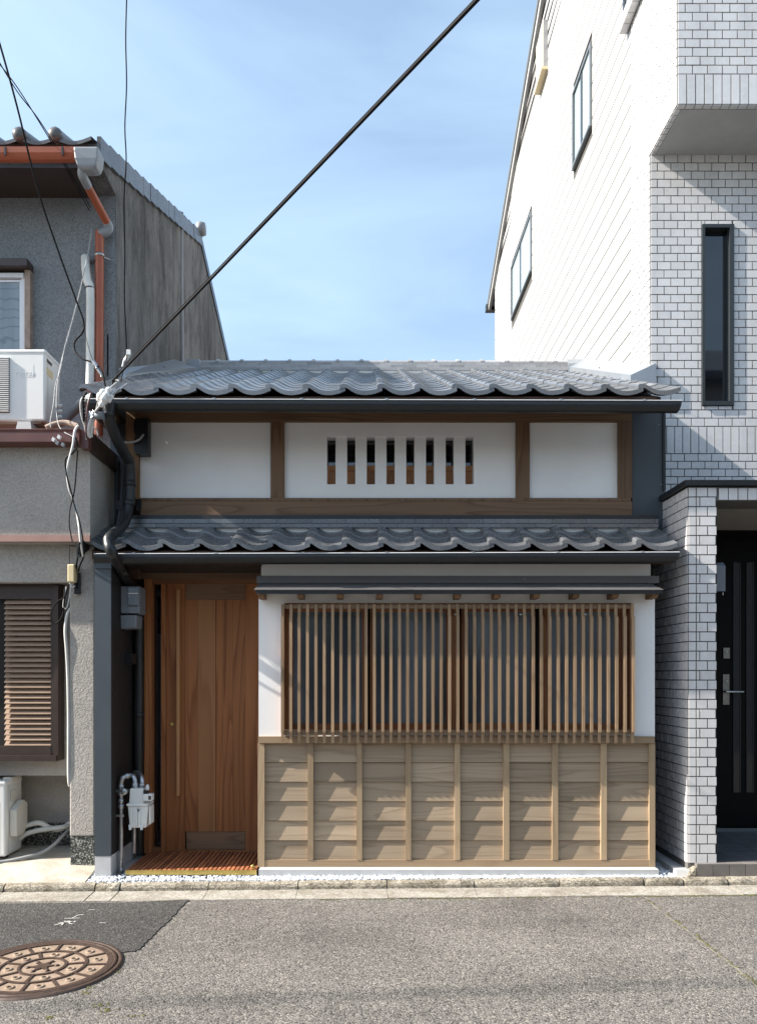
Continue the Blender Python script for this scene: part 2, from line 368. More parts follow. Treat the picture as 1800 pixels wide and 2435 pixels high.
def concrete(name, col, dirt, scale=3.0, bst=0.4, agg=0.0):
    m, t, b = mat_base(name, col, 0.9, spec=0.25)
    v = coords(t, world=True)
    d = ramp(t, noise(t, v, scale, 7, 0.65, 0.4), [(0.42, 0.0), (0.66, 1.0)])
    c = mixc(t, math_(t, 'MULTIPLY', d, 0.75), col, dirt)
    g = noise(t, v, 120, 4, 0.7); c = mixc(t, 1.0, c, ramp(t, g, [(0.3, 0.70), (0.65, 1.12)]), 'MULTIPLY')
    h = g
    if agg:
        vo = _n(t, 'ShaderNodeTexVoronoi'); vo.inputs['Scale'].default_value = 105; t.links.new(v, vo.inputs['Vector'])
        sep = _n(t, 'ShaderNodeSeparateColor'); t.links.new(vo.outputs['Color'], sep.inputs[0])
        c = mixc(t, agg, c, ramp(t, sep.outputs[0], [(0.1, 0.42), (0.5, 1.0), (0.95, 1.5)]), 'MULTIPLY')
        h = math_(t, 'ADD', g, math_(t, 'MULTIPLY', vo.outputs['Distance'], 0.9))
    t.links.new(c, b.inputs['Base Color']); bump(t, b, h, bst, 0.004)
concrete('kerb_concrete', (0.36, 0.325, 0.265), (0.13, 0.11, 0.075), 7.0, 0.8, 0.75)
concrete('gutter_concrete', (0.35, 0.328, 0.288), (0.19, 0.165, 0.125), 5.0, 0.4, 0.45)
concrete('forecourt_concrete', (0.47, 0.435, 0.375), (0.26, 0.215, 0.155), 4.5, 0.35)
concrete('lid_concrete', (0.29, 0.22, 0.165), (0.19, 0.135, 0.095), 14.0, 0.3)
def pane(name, col, rough, wav=0.0, wscale=8.0, spec=0.5):
    m, t, b = mat_base(name, col, rough, spec=spec)
    if wav:
        v = coords(t, (1.0, 1.0, 0.6)); bump(t, b, noise(t, v, wscale, 4, 0.6), wav, 0.01)
pane('glass_frosted', (0.12, 0.145, 0.168), 0.3, 0.35, 55)
_t = M['glass_frosted'].node_tree; _v = coords(_t, (2.6, 1, 0.7), world=True)
_t.links.new(mixc(_t, ramp(_t, noise(_t, _v, 1.0, 2), [(0.36, 0.0), (0.66, 1.0)]), (0.055, 0.068, 0.08), (0.25, 0.30, 0.345)), _t.nodes['Principled BSDF'].inputs['Base Color'])
pane('glass_dark', (0.006, 0.008, 0.011), 0.03, spec=1.0)
pane('glass_side', (0.30, 0.36, 0.39), 0.08)
m, t, b = mat_base('glass_curtain', (0.16, 0.2, 0.23), 0.1)
v = coords(t, (1, 1, 1)); wv = _n(t, 'ShaderNodeTexWave', wave_type='RINGS'); wv.inputs['Scale'].default_value = 7; wv.inputs['Distortion'].default_value = 5; wv.inputs['Detail'].default_value = 1
t.links.new(v, wv.inputs['Vector']); v2 = coords(t, (9, 9, 0.4))
c = mixc(t, ramp(t, wv.outputs['Fac'], [(0.86, 0.0), (0.98, 0.35)]), mixc(t, noise(t, v2, 1, 2), (0.08, 0.11, 0.13), (0.36, 0.43, 0.48)), (0.05, 0.06, 0.07)); t.links.new(c, b.inputs['Base Color'])
#MATERIALS_END

# ================================================================== SETTING
def sheet(name, poly, z, mat, **kw):
    mb = MB().add([(x, y, z) for x, y in poly], [tuple(range(len(poly)))])
    o = build(name, mb, mat, None, (0, 0, 0)); return tag(o, kind='structure', **kw)
KS = 0.0335
def kerb_y(x): return 5.300 + KS * x
sheet('ground', [(-300,-300),(300,-300),(300,300),(-300,300)], -0.02, 'asphalt')
sheet('road', [(-40,-3.2),(40,-3.2),(40,kerb_y(40)-0.10),(-40,kerb_y(-40)-0.10)], 0.0, 'asphalt')
# darker repair patch with a ragged edge
edge = [(450,2140),(437,2153),(425,2164),(412,2180),(397,2194),(385,2206),(370,2220),(352,2238),(333,2256),(322,2263),(300,2264),(286,2268)]
pp = []
for px, py in edge:
    y = gy(py, 0.004); pp.append((wx(px, y), y))
poly = [(-6.0, kerb_y(-6)-0.2)] + [(x, kerb_y(x)-0.235) for x in (-3, -2, -1.6)] + pp
poly += [(-1.36, 4.06), (-1.45, 4.04), (-1.65, 4.02), (-2.2, 4.05), (-3.0, 4.1), (-6, 4.1)]
pj = []
for i in range(len(poly)):
    a, b2 = poly[i], poly[(i+1) % len(poly)]
    n = 6 if i in range(3, 16) else 1
    for k in range(n):
        tt = k/n; pj.append((a[0]+(b2[0]-a[0])*tt + random.uniform(-.007,.007)*(n > 1), a[1]+(b2[1]-a[1])*tt + random.uniform(-.007,.007)*(n > 1)))
sheet('road_patch', pj, 0.005, 'asphalt_new')
# L-shaped gutter slabs and kerb stones, each about 60 cm long
kerb = thing('kerb', (0, 5.3, 0), kind='structure'); apron = thing('road_gutter', (0, 5.2, 0), kind='structure')
joints = [19, 231, 289, 497, 708, 920, 1128, 1336, 1540, 1638, 1746, 1950]
jx = [wx(q, 5.3) for q in joints]; jx = [jx[0]-1.22, jx[0]-0.61] + jx
for a, b2 in zip(jx[:-1], jx[1:]):
    g = 0.005 if random.random() > 0.3 else 0.009
    x0, x1 = a + g, b2 - g*0.4; dz = random.uniform(-0.003, 0.003); dy = random.uniform(-0.004, 0.004)
    mb = MB(); n = 7; prof = [(0.0, -0.06), (0.003, 0.035), (0.010, 0.052), (0.022, 0.060), (0.062, 0.062), (0.062, -0.06)]
    vs = []; fs = []
    for i in range(n+1):
        x = x0 + (x1-x0)*i/n
        e = 0.006 if i in (0, n) else 0
        for j, (py_, pz) in enumerate(prof):
            vs.append((x, kerb_y(x)+dy+py_+e*(j < 4)+random.uniform(-.002,.002), pz+dz-e*0.8*(1 < j < 4)+random.uniform(-.0018,.0018)*(j > 0)))
    k = len(prof)
    fs = [(i*k+j, (i+1)*k+j, (i+1)*k+(j+1) % k, i*k+(j+1) % k) for i in range(n) for j in range(k)] + [tuple(range(k)), tuple(range(n*k, n*k+k))]
    mb.add(vs, fs); build('kerb_stone', mb, 'kerb_concrete', kerb)
    mb = MB(); s = 0.003
    pts = lambda x, z: [(x, kerb_y(x)-0.195+random.uniform(-.006,.006), -0.03), (x, kerb_y(x)+0.0, -0.03), (x, kerb_y(x)+0.002, z+0.004), (x, kerb_y(x)-0.195+random.uniform(-.008,.008), z-0.004)]
    pa, pb = pts(x0-0.002, 0.010+dz*0.5), pts(x1+0.002, 0.010+dz*0.5)
    mb.add(pa+pb, [(0,1,2,3),(7,6,5,4),(0,4,5,1),(1,5,6,2),(2,6,7,3),(3,7,4,0)]); build('gutter_slab', mb, 'gutter_concrete', apron)
# forecourts behind the kerb
mb = MB(); xs = [-4.5, -3.2, -2.6, -2.2, -1.985]
rows = [(0.055, 0.056), (0.20, 0.085), (0.36, 0.13), (0.75, 0.16), (1.6, 0.17)]
vs = [(x, kerb_y(x)+dy, z+random.uniform(-.004,.004)*(i > 0)) for i, (dy, z) in enumerate(rows) for x in xs]
mb.add(vs, [(i*5+j, i*5+j+1, (i+1)*5+j+1, (i+1)*5+j) for i in range(4) for j in range(4)], True)
tag(build('forecourt', mb, 'forecourt_concrete', None, (0,0,0)), kind='structure')
sheet('gravel_bed', [(-1.99, kerb_y(-2)+0.05), (2.34, kerb_y(2.34)+0.05), (2.34, 6.6), (-1.99, 6.6)], 0.045, 'concrete_new')
mb = MB(); 
mb.add([(2.22,kerb_y(2.22)+.05,.046),(4.5,kerb_y(4.5)+.05,.05),(4.5,5.62,.07),(2.22,5.62,.06)], [(0,1,2,3)])
tag(build('pavement', mb, 'forecourt_concrete', None, (0,0,0)), kind='structure')
# white pebbles along the foundation
mb = MB(); ico = MB().ball((0,0,0), 1, 1)
def pebble(x, y, z, r):
    a, q = random.uniform(0, 6.28), (r*random.uniform(.8,1.35), r*random.uniform(.7,1.1), r*random.uniform(.45,.8)); ca, sa = math.cos(a), math.sin(a)
    mb.add([(x + (vx*ca*q[0]-vy*sa*q[1])*random.uniform(.85,1.12), y + (vx*sa*q[0]+vy*ca*q[1])*random.uniform(.85,1.12), z+vz*q[2]) for vx, vy, vz in ico.v], ico.f)
for _ in range(5200):
    x = random.uniform(-1.97, 2.27); y0 = kerb_y(x)+0.064; y1 = 5.455 if x > -0.83 else 5.62
    if x < -1.78: y1 = 5.47
    if y1-y0 < 0.02: continue
    y = random.uniform(y0, y1); pebble(x, y, 0.054+random.uniform(0, .014), random.uniform(.006,.0125))
for _ in range(260): pebble(random.uniform(2.13, 2.235), random.uniform(5.44, 6.2), 0.05+random.uniform(0,.012), random.uniform(.007,.014))
tag(build('gravel', mb, 'pebble', None, (0,0,0)), 'white and bluish pebbles between kerb and house foundation', 'gravel', kind='stuff')
# moss in the joint between gutter and asphalt, and in the long road crack
mb = MB()
def mosspad(x, y, n, s, w):
    for _ in range(n):
        px_, py_ = random.gauss(x, s), random.gauss(y, w); r = random.uniform(.003,.008)
        mb.add([(px_+vx*r, py_+vy*r, 0.001+vz*r*0.35) for vx, vy, vz in ico.v], ico.f)
for _ in range(75):
    x = random.choice([random.uniform(-0.6, 2.7), random.gauss(2.3, .35), random.gauss(0.7, 0.5)]); mosspad(x, kerb_y(x)-0.205, random.randint(3, 9), .03, .004)
for k in range(46):
    tt = random.random(); px = 1540 + (1810-1540)*tt; py = 2142 + (2350-2142)*tt**1.05
    y = gy(py); mosspad(wx(px, y)+random.uniform(-.008,.008), y, random.randint(2, 6), .008, .014)
for px, py, n in ((290,2275,10),(200,2362,14),(215,2350,10),(240,2392,12),(258,2402,14),(330,2418,12),(120,2422,8),(275,2312,10)):
    y = gy(py); mosspad(wx(px, y), y, n, .018, .010)
tag(build('moss', mb, 'moss', None, (0,0,0)), 'yellow green moss in the road joints and gutter edge', 'moss', kind='stuff')
# long asphalt seam: slightly raised pale strip
mb = MB(); pl = []
for k in range(28):
    tt = k/27; px = 1532 + (1840-1532)*tt; py = 2140 + (2378-2140)*tt**1.05; y = gy(py, .003); pl.append((wx(px, y)+random.uniform(-.008,.008), y))
vs = []
for (x, y) in pl:
    w = random.uniform(.002,.008); vs += [(x-w, y, .0035), (x+w, y, .0035)]
mb.add(vs, [(2*i, 2*i+1, 2*i+3, 2*i+2) for i in range(27)]); tag(build('road_seam', mb, 'seam', None, (0,0,0)), kind='structure')
# chalk survey mark on the patch
mb = MB()
def stroke(pts, w=0.0045):
    q = []
    for px, py in pts:
        y = gy(py, .009); q.append(Vector((wx(px, y), y, .009)))
    for a, b2 in zip(q[:-1], q[1:]):
        d = (b2-a).normalized(); n = Vector((-d.y, d.x, 0))*w; mb.add([a-n, a+n, b2+n, b2-n], [(0,1,2,3)])
for s_ in ([(153,2185),(190,2184)], [(172,2184),(186,2177),(199,2176)], [(138,2196),(181,2192)], [(129,2201),(160,2193)], [(146,2201),(156,2191)], [(160,2191),(166,2197),(173,2198)], [(162,2191),(178,2194)]): stroke(s_)
stroke([(210,2165),(226,2164)], .004); stroke([(236,2195),(252,2196)], .004)
tag(build('chalk_mark', mb, 'chalk', None, (0,0,0)), 'white chalk strokes drawn on the dark asphalt patch', 'marking')

# ------------------------------------------------------------------ manhole cover
mc = (-1.675, 3.895); mh = thing('manhole_cover', (mc[0], mc[1], 0), 'round iron manhole cover with beige panels and dark ribs', 'manhole cover')
build('rim', MB().lathe([(0.345, 0.0), (0.347, 0.011), (0.352, 0.013), (0.366, 0.013), (0.369, 0.004), (0.372, 0.004), (0.375, 0.012), (0.392, 0.011), (0.398, 0.0)], (mc[0], mc[1], 0), n=72), 'iron', mh)
build('lid_plate', MB().lathe([(0.0001, 0.006), (0.352, 0.006), (0.353, 0.0)], (mc[0], mc[1], 0), n=72, smooth=False), 'lid_concrete', mh)
def arc_rib(r0, r1, a0, a1, z1, name='rib', m_='iron', n=None):
    n = n or max(2, int(abs(a1-a0)*14)); b_ = MB(); vs = []
    for i in range(n+1):
        a = a0+(a1-a0)*i/n
        for r_, z in ((r0, .004), (r0+.001, z1), (r1-.001, z1), (r1, .004)): vs.append((mc[0]+r_*math.cos(a), mc[1]+r_*math.sin(a), z))
    full = abs(a1-a0) > 6.2
    b_.add(vs, [(i*4+j, i*4+j+1, i*4+j+5, i*4+j+4) for i in range(n) for j in range(3)])
    if not full: b_.add(vs, [(0,1,2,3), (n*4, n*4+1, n*4+2, n*4+3)])
    return build(name, b_, m_, mh)
for r0, r1 in ((0.105, 0.121), (0.204, 0.221), (0.318, 0.347)): arc_rib(r0, r1, 0, 2*math.pi, .0125, 'rib')
def spoke(a, r0, r1, w=.0075):
    d = (math.cos(a), math.sin(a)); n = (-d[1], d[0]); b_ = MB()
    q = [(mc[0]+d[0]*r+n[0]*s*w, mc[1]+d[1]*r+n[1]*s*w) for r, s in ((r0,-1),(r1,-1),(r1,1),(r0,1))]
    b_.hexa([(x, y, .004) for x, y in q]+[(x, y, .012) for x, y in q]); build('rib', b_, 'iron', mh)
for k in range(7): spoke(0.25+k*2*math.pi/7, .12, .206)
for k in range(12): spoke(0.1+k*2*math.pi/12, .22, .32)
stud = MB().lathe([(0.0115, 0.004), (0.012, 0.0125), (0.018, 0.013), (0.022, 0.010), (0.0245, 0.004)], (0,0,0), n=16)
stud_me = _mesh('stud', stud.v, stud.f, stud.sm, M['lid_concrete'])
hole = MB().lathe([(0.0001, 0.0075), (0.0105, 0.0075), (0.011, 0.004)], (0,0,0), n=14); hole_me = _mesh('stud_hole', hole.v, hole.f, hole.sm, M['iron'])
for n_, r_, a0 in ((7, .162, 0.25+math.pi/7), (12, .268, 0.1+math.pi/12)):
    for k in range(n_):
        a = a0+k*2*math.pi/n_; s_ = inst('stud', stud_me, mh, (mc[0]+r_*math.cos(a), mc[1]+r_*math.sin(a), 0)); inst('stud_hole', hole_me, s_, (mc[0]+r_*math.cos(a), mc[1]+r_*math.sin(a), 0.0008))
b_ = MB(); pts = []
for k in range(12):
    a = k*math.pi/6+.2; r_ = .068 if k % 2 == 0 else .030; pts.append((mc[0]+r_*math.cos(a), mc[1]+r_*math.sin(a)))
b_.prism(pts, 'XY', .004, .012)
for k in range(6): b_.ball((mc[0]+.070*math.cos(k*math.pi/3+.2), mc[1]+.070*math.sin(k*math.pi/3+.2), .009), (.014,.014,.005), 1)
build('emblem', b_, 'iron', mh)
#SETTING_END

# ================================================================== TOWNHOUSE
H = thing('townhouse', (0.1, 5.5, 0.05), 'narrow two-storey wooden townhouse with grey tiled roofs and lattice window', 'house')
def B(name, xa, xb, ya, yb, Y, depth, mat, parent=None, dy=0.0):
    """box whose front face lies at depth Y and covers photo columns xa-xb and rows ya-yb"""
    return box(name, wx(xa, Y), wx(xb, Y), Y+dy, Y+depth, wz(yb, Y), wz(ya, Y), mat, parent or H)
# masses behind the finishes
box('core', -1.84, 2.10, 6.36, 8.9, 0.2, 3.55, 'interior', H)
box('core', -0.78, 2.12, 5.70, 6.36, 0.12, 2.42, 'interior', H)
# ---- foundation
FY = 5.45
box('foundation', wx(614, FY)+.004, wx(1560, FY)+.02, FY, 5.80, 0.0, 0.110, 'concrete_new', H)
box('foundation', wx(225, 5.43), wx(263, 5.43), 5.432, 6.12, 0.0, wz(2037, 5.43), 'concrete_new', H)
box('foundation', wx(263, 5.43)+.002, -0.79, 5.62, 6.12, 0.0, 0.07, 'concrete_new', H)
# ---- bay: plaster faces
BY = 5.53
bay = part('bay_wall', H)
lx0, lx1 = wx(676, BY), wx(1503, BY); wt, wb = wz(1434, BY), wz(1744, BY)
bx0, bx1 = wx(615, BY), wx(1557, BY)
mb = MB(); zt = wz(1404, BY); zb = wz(1752, BY)
mb.box(bx0, lx0, BY, 5.70, zb, zt); mb.box(lx1, bx1, BY, 5.70, zb, zt); mb.box(lx0, lx1, BY, 5.70, wt, zt); mb.box(lx0, lx1, BY, 5.70, zb, wb)
build('plaster', mb, 'plaster', bay)
box('plaster', bx0, bx0+.05, 5.702, 6.1, zb, 2.30, 'plaster', bay)
box('upper_plaster', wx(621, 5.63), wx(1547, 5.63), 5.63, 5.70, zt+.001, wz(1334, 5.63), 'plaster', bay)
box('upper_plaster', wx(621, 5.63), wx(621, 5.63)+.05, 5.702, 6.1, 2.301, wz(1334, 5.63), 'plaster', bay)
box('side_panel', bx1+.003, 2.32, 6.17, 6.24, 0.06, 2.60, 'metal_dark', H)
box('side_panel', bx1-.03, bx1-.004, 5.702, 6.168, 0.11, 2.45, 'metal_dark', H)
# ---- clapboards
clad = part('cladding', H); CY0 = 5.52
cols = [(613,629),(731.5,745),(848,861),(964.5,977.5),(1081,1094),(1197,1211),(1313,1327),(1429,1443),(1544,1558)]
rows = [1768,1813.5,1860,1906.5,1953,1999.5,2046]
sx = lambda q: wx(q, CY0)
for i, (a, b2) in enumerate(cols):
    end = i in (0, 8)
    z0 = wz(2063 if end else 2046, CY0); box('batten', sx(a), sx(b2), CY0, CY0+.05, z0, wz(1768, CY0)-.0005, 'batten', clad)
box('backing', sx(629), sx(1544), CY0+.032, CY0+.045, wz(2046, CY0), wz(1768, CY0), 'interior', clad)  # near-black, seen through the lap gaps as a painted shadow line
box('bottom_rail', sx(629)+.001, sx(1544)-.001, CY0+.003, CY0+.05, wz(2063, CY0), wz(2046, CY0)-.001, 'batten_x', clad)
box('top_rail', wx(614, 5.505), wx(1557, 5.505), 5.505, 5.56, wz(1768, 5.505)+.001, wz(1752, 5.505), 'batten_x', clad)
for i in range(8):
    xa, xb = sx(cols[i][1])+.0008, sx(cols[i+1][0])-.0008
    for j in range(6):
        zt_, zb_ = wz(rows[j], CY0)-(.0045 if j else .0008), wz(rows[j+1], CY0)-.001
        lip = CY0+.0148+random.uniform(-.0008,.0008); th = .0090
        yt = lip+th*1.25
        mb = MB(); mb.hexa([(xa,lip,zb_),(xb,lip,zb_),(xb,lip+th,zb_),(xa,lip+th,zb_),(xa,yt,zt_),(xb,yt,zt_),(xb,yt+th,zt_),(xa,yt+th,zt_)])
        build('board', mb, 'board', clad)
# ---- lattice screen and window behind it
LY = 5.443; lat = part('lattice', H)
n = 43; x0, x1 = wx(671.4, LY), wx(1506.8, LY); pitch = (x1-x0)/(n-1); bw = .0214
zt0, zt1, zb1, zb0 = wz(1437, LY+.02), wz(1466, LY), wz(1742, LY), wz(1768, LY+.02)
bar = MB(); zc = (zt0+zb0)/2
bar.box(-bw/2, bw/2, 0, .030, zb1-zc, zt1-zc); bar.box(-bw/2, bw/2, .020, .0298, zt1-zc, zt0-zc); bar.box(-bw/2, bw/2, .020, .0298, zb0-zc, zb1-zc)
bar_me = _mesh('lattice_bar', bar.v, bar.f, bar.sm, M['cedar_bar'])
for i in range(n): inst('lattice_bar', bar_me, lat, (x0+pitch*i+random.uniform(-.0008,.0008), LY, zc))
yr = LY+.0305
for za, zb_ in ((zt0-.030, zt0-.003), (zb1+.016, zb1-.022)):
    box('lattice_rail', x0-bw*.4, x1+bw*.4, yr, yr+.022, min(za, zb_), max(za, zb_), 'cedar_rail', lat)
for xq in (x0-bw*.45, x1-.02+bw*.45): box('lattice_end', xq, xq+.02, yr+.0225, BY+.05, zb1-.02, zt0-.006, 'sash_z', lat)
for k in range(5): box('lattice_clip', x0+.3+k*.47, x0+.316+k*.47, yr-.004, yr-.001, zt1+.012, zt1+.02, 'steel', lat)
win = part('window', H); WY = 5.615
fz0, fz1 = wz(1741, WY), wz(1446, WY)
sash = [(688, 872), (880, 1072), (1098, 1275), (1292, 1480)]
box('window_frame', lx0, lx1, WY-.05, WY+.06, wb+.001, fz0, 'sash', win); box('window_frame', lx0, lx1, WY-.05, WY+.06, fz1+.03, wt-.001, 'sash', win)
for xa in (lx0, wx(1072, WY)-.002, lx1-.05): box('window_post', xa, xa+.055, WY-.04, WY+.05, fz0+.001, fz1+.029, 'sash_z', win)
box('brass_track', lx0+.06, lx1-.06, WY-.054, WY-.051, fz0-.006, fz0-.001, 'brass', win)
for i, (a, b2) in enumerate(sash):
    yy = WY+(.0 if i in (0, 3) else .025); xa, xb = wx(a, WY), wx(b2, WY)
    s = part('sash', win); st = .05
    box('stile', xa, xa+st*.6, yy, yy+.022, fz0+.001, fz1+.028, 'sash_z', s); box('stile', xb-st*.7, xb, yy, yy+.022, fz0+.001, fz1+.028, 'sash_z', s)
    box('rail', xa+st*.6+.001, xb-st*.7-.001, yy, yy+.022, fz0+.001, fz0+.062, 'sash', s); box('rail', xa+st*.6+.001, xb-st*.7-.001, yy, yy+.022, fz1-.028, fz1+.028, 'sash', s)
    box('glass', xa+st*.6, xb-st*.7, yy+.009, yy+.013, fz0+.06, fz1-.026, 'glass_frosted', s)
box('backing', lx0, lx1, WY+.065, 5.695, wb, wt, 'interior', win)
# ---- canopy above the window
can = part('canopy', H); yf, yb = 5.355, 5.622
zf, zbk = wz(1402, yf), wz(1387, yb)
xl, xr = wx(604, yf), wx(1578, yf); xl2, xr2 = xl-.002, xr+.002
mb = MB(); mb.hexa([(xl,yf,zf-.004),(xr,yf,zf-.004),(xr2,yb,zbk-.004),(xl2,yb,zbk-.004),(xl,yf,zf),(xr,yf,zf),(xr2,yb,zbk),(xl2,yb,zbk)])
build('metal_sheet', mb, 'canopy_metal', can)
box('drip_edge', xl+.012, xr-.012, yf+.006, yf+.022, zf-.030, zf-.0045, 'metal_dark', can)
box('flashing', wx(611, yb), wx(1566, yb), yb-.012, yb+.007, zbk-.001, wz(1370, yb), 'canopy_metal', can)
mb = MB(); zu = zf-.034
mb.prism([(yf+.03, zf-.006), (yb, zbk-.006), (yb, zbk-.02), (yf+.03, zf-.02)], 'YZ', xl+.02, xr-.02); build('sheathing', mb, 'beam_x', can)
for i in range(11):
    xc = wx(623+(1551-623)*i/10, 5.45)
    mb = MB().prism([(5.400, zf-.004), (5.388, zf-.030), (5.408, zf-.056), (5.53, zf-.056), (5.60, zf+.035), (5.53, zf+.02)], 'YZ', xc-.022, xc+.022)
    build('rafter', mb, 'beam_z', can)
for xs_, ys_ in ((658, 1376), (975, 1378), (1247, 1377)): build('screw', MB().ball(P(xs_, ys_, yb-.013), .004, 1), 'steel', can)

# ---- doorway
DY = 6.05
ent = part('entrance', H)
B('door_frame', 383, 394, 1388, 2027, DY-.03, .10, 'door_z', ent); B('door_frame', 343, 360, 1377, 2030, DY-.06, .14, 'door_z', ent)
B('lintel', 360.5, 640, 1377, 1387.5, DY-.04, .12, 'door_x', ent)
B('lintel_beam', 318, 640, 1340, 1376, DY-.09, .2, 'beam_x', ent)
B('side_glass', 360.5, 382.5, 1389, 2016, DY+.03, .02, 'glass_dark', ent); B('side_glass_sill', 360.5, 382.5, 2016.5, 2028, DY-.02, .08, 'door_x', ent)
door = part('door', H); dxa, dxb = wx(395.5, DY), wx(640, DY)
dz0, dz1 = wz(2027, DY), wz(1389, DY); yd = DY
g = .0015
box('stile', dxa, wx(440, DY)-g, yd, yd+.04, dz0, dz1, 'door_z', door); box('stile', wx(583, DY)+g, dxb, yd, yd+.04, dz0, dz1, 'door_z', door)
ztp, zbp = wz(1426, DY), wz(1979, DY)
box('top_panel', wx(440, DY)+g, wx(583, DY)-g, yd+.009, yd+.04, ztp+g, dz1, 'door_grey', door)
box('bottom_panel', wx(443, DY)+g, wx(583, DY)-g, yd+.005, yd+.04, wz(2022, DY)+g, zbp-g, 'door_grey', door); box('bottom_rail', wx(440, DY)+g, wx(583, DY)-g, yd+.002, yd+.04, dz0, wz(2022, DY)-g, 'door_z', door)
seams = [440, 470, 513, 529, 553, 583]
for i, m_ in enumerate(('door_z', 'door_pale', 'door_z', 'door_z', 'door_z')):
    box('plank', wx(seams[i], DY)+(.0022 if i == 2 else .0004), wx(seams[i+1], DY)-(.0022 if i == 1 else .0004), yd+(.009 if i in (0, 4) else .010), yd+.04, zbp, ztp, m_, door)
box('backing', dxa+.004, dxb, yd+.041, yd+.05, dz0, dz1, 'interior', door)
hy = yd-.055
box('pull_bar', wx(420, hy), wx(427, hy), hy, hy+.030, wz(1893, hy), wz(1402, hy), 'handle_wood', door)
for yy in (1440, 1860): box('pull_mount', wx(422, hy), wx(425, hy), hy+.0285, yd-.0005, wz(yy+8, hy), wz(yy, hy), 'steel', door)
build('key_cylinder', MB().lathe([(.016, 0), (.016, -.008), (.011, -.011), (.006, -.011)], (wx(409, yd), yd, wz(1723, yd)), 'Y', 20), 'brass', door)
# recess: side wall, soffit
SX = wx(263, 5.43)
box('side_wall', wx(225, 5.43)+.01, SX, 5.45, DY+.1, wz(2037, 5.43)+.001, 2.318, 'siding_black', H)
box('side_wall', SX+.001, wx(343, DY-.06), DY-.005, DY+.1, 0.07, 2.318, 'siding_black', H)
box('recess_soffit', wx(225, 5.43)+.01, -0.79, 5.47, 6.2, 2.32, 2.36, 'siding_black', H)
box('corner_post', wx(225, 5.43), SX+.002, 5.43, 5.449, wz(2037, 5.43)+.001, wz(1352, 5.43), 'metal_blue', H)
box('corner_cap', wx(225, 5.42)-.004, SX+.008, 5.418, 5.448, wz(1352, 5.42)+.001, wz(1338, 5.42), 'metal_blue', H)
B('wall_plate', 262, 330, 1345, 1376, 5.75, .05, 'soffit')

# ---- upper storey
UY = 5.93
up = part('upper_wall', H)
def UB(name, a, b2, ya, yb, Y, d, mat): return box(name, wx(a, Y), wx(b2, Y), Y, Y+d, wz(yb, Y), wz(ya, Y), mat, up)
PY = UY-.028
UB('post', 299, 331, 972, 1186, PY, .2, 'beam_pale'); UB('post', 644, 676, 1002.3, 1184, PY, .2, 'beam_z'); UB('post', 1227, 1259, 1002.3, 1184, PY, .2, 'beam_z'); UB('post', 1470.5, 1503, 1002.3, 1184, PY, .2, 'beam_z')
UB('top_beam', 331.5, 1503, 940, 1002, PY-.004, .25, 'beam_x')
UB('sill_rail', 333, 1500, 1184.3, 1191.5, PY-.01, .2, 'beam_z'); UB('sill_beam', 334, 1503, 1192, 1225, PY-.03, .2, 'beam_x')
UB('plaster', 331.5, 643.5, 1003, 1184, UY, .2, 'plaster'); UB('plaster', 1259.5, 1470, 1003, 1184, UY, .2, 'plaster')
vx0, vx1, vy0, vy1 = 777.5, 1127, 1037.5, 1151.5
mb = MB(); X = lambda q: wx(q, UY); Zf = lambda q: wz(q, UY)
mb.box(X(676.5), X(vx0), UY, UY+.2, Zf(1184), Zf(1003)); mb.box(X(vx1), X(1226.5), UY, UY+.2, Zf(1184), Zf(1003)); mb.box(X(vx0), X(vx1), UY, UY+.2, Zf(vy0), Zf(1003)); mb.box(X(vx0), X(vx1), UY, UY+.2, Zf(1184), Zf(vy1))
build('plaster', mb, 'plaster', up)
vent = part('slit_window', H)
for i in range(7):
    a = 797.9 + i*46.95; box('plaster_bar', X(a), X(a+27.2), UY+.006, UY+.075, Zf(vy1)+.0005, Zf(vy0)-.0005, 'plaster', vent)
vyy = UY+.095
box('window_rail', X(770), X(1135), vyy, vyy+.03, wz(1119, vyy), wz(1107, vyy), 'vent_wood', vent)
for i in range(8):
    a = 772 + i*45.2; box('wood_panel', wx(a, vyy+.012), wx(a+44.6, vyy+.012), vyy+.012, vyy+.03, wz(1156, vyy), wz(1119, vyy)-.001, 'vent_wood', vent)
box('glass', X(765), X(1140), vyy+.012, vyy+.016, wz(1107, vyy)+.001, wz(1025, vyy), 'glass_dark', vent)
for i in range(4): box('muntin', wx(772+i*92, vyy), wx(778+i*92, vyy), vyy-.004, vyy+.011, wz(1107, vyy)+.001, wz(1030, vyy), 'brown_frame', vent)
box('back_wall', X(331.5), X(1503), UY+.201, UY+.25, 2.5, 3.6, 'interior', up)
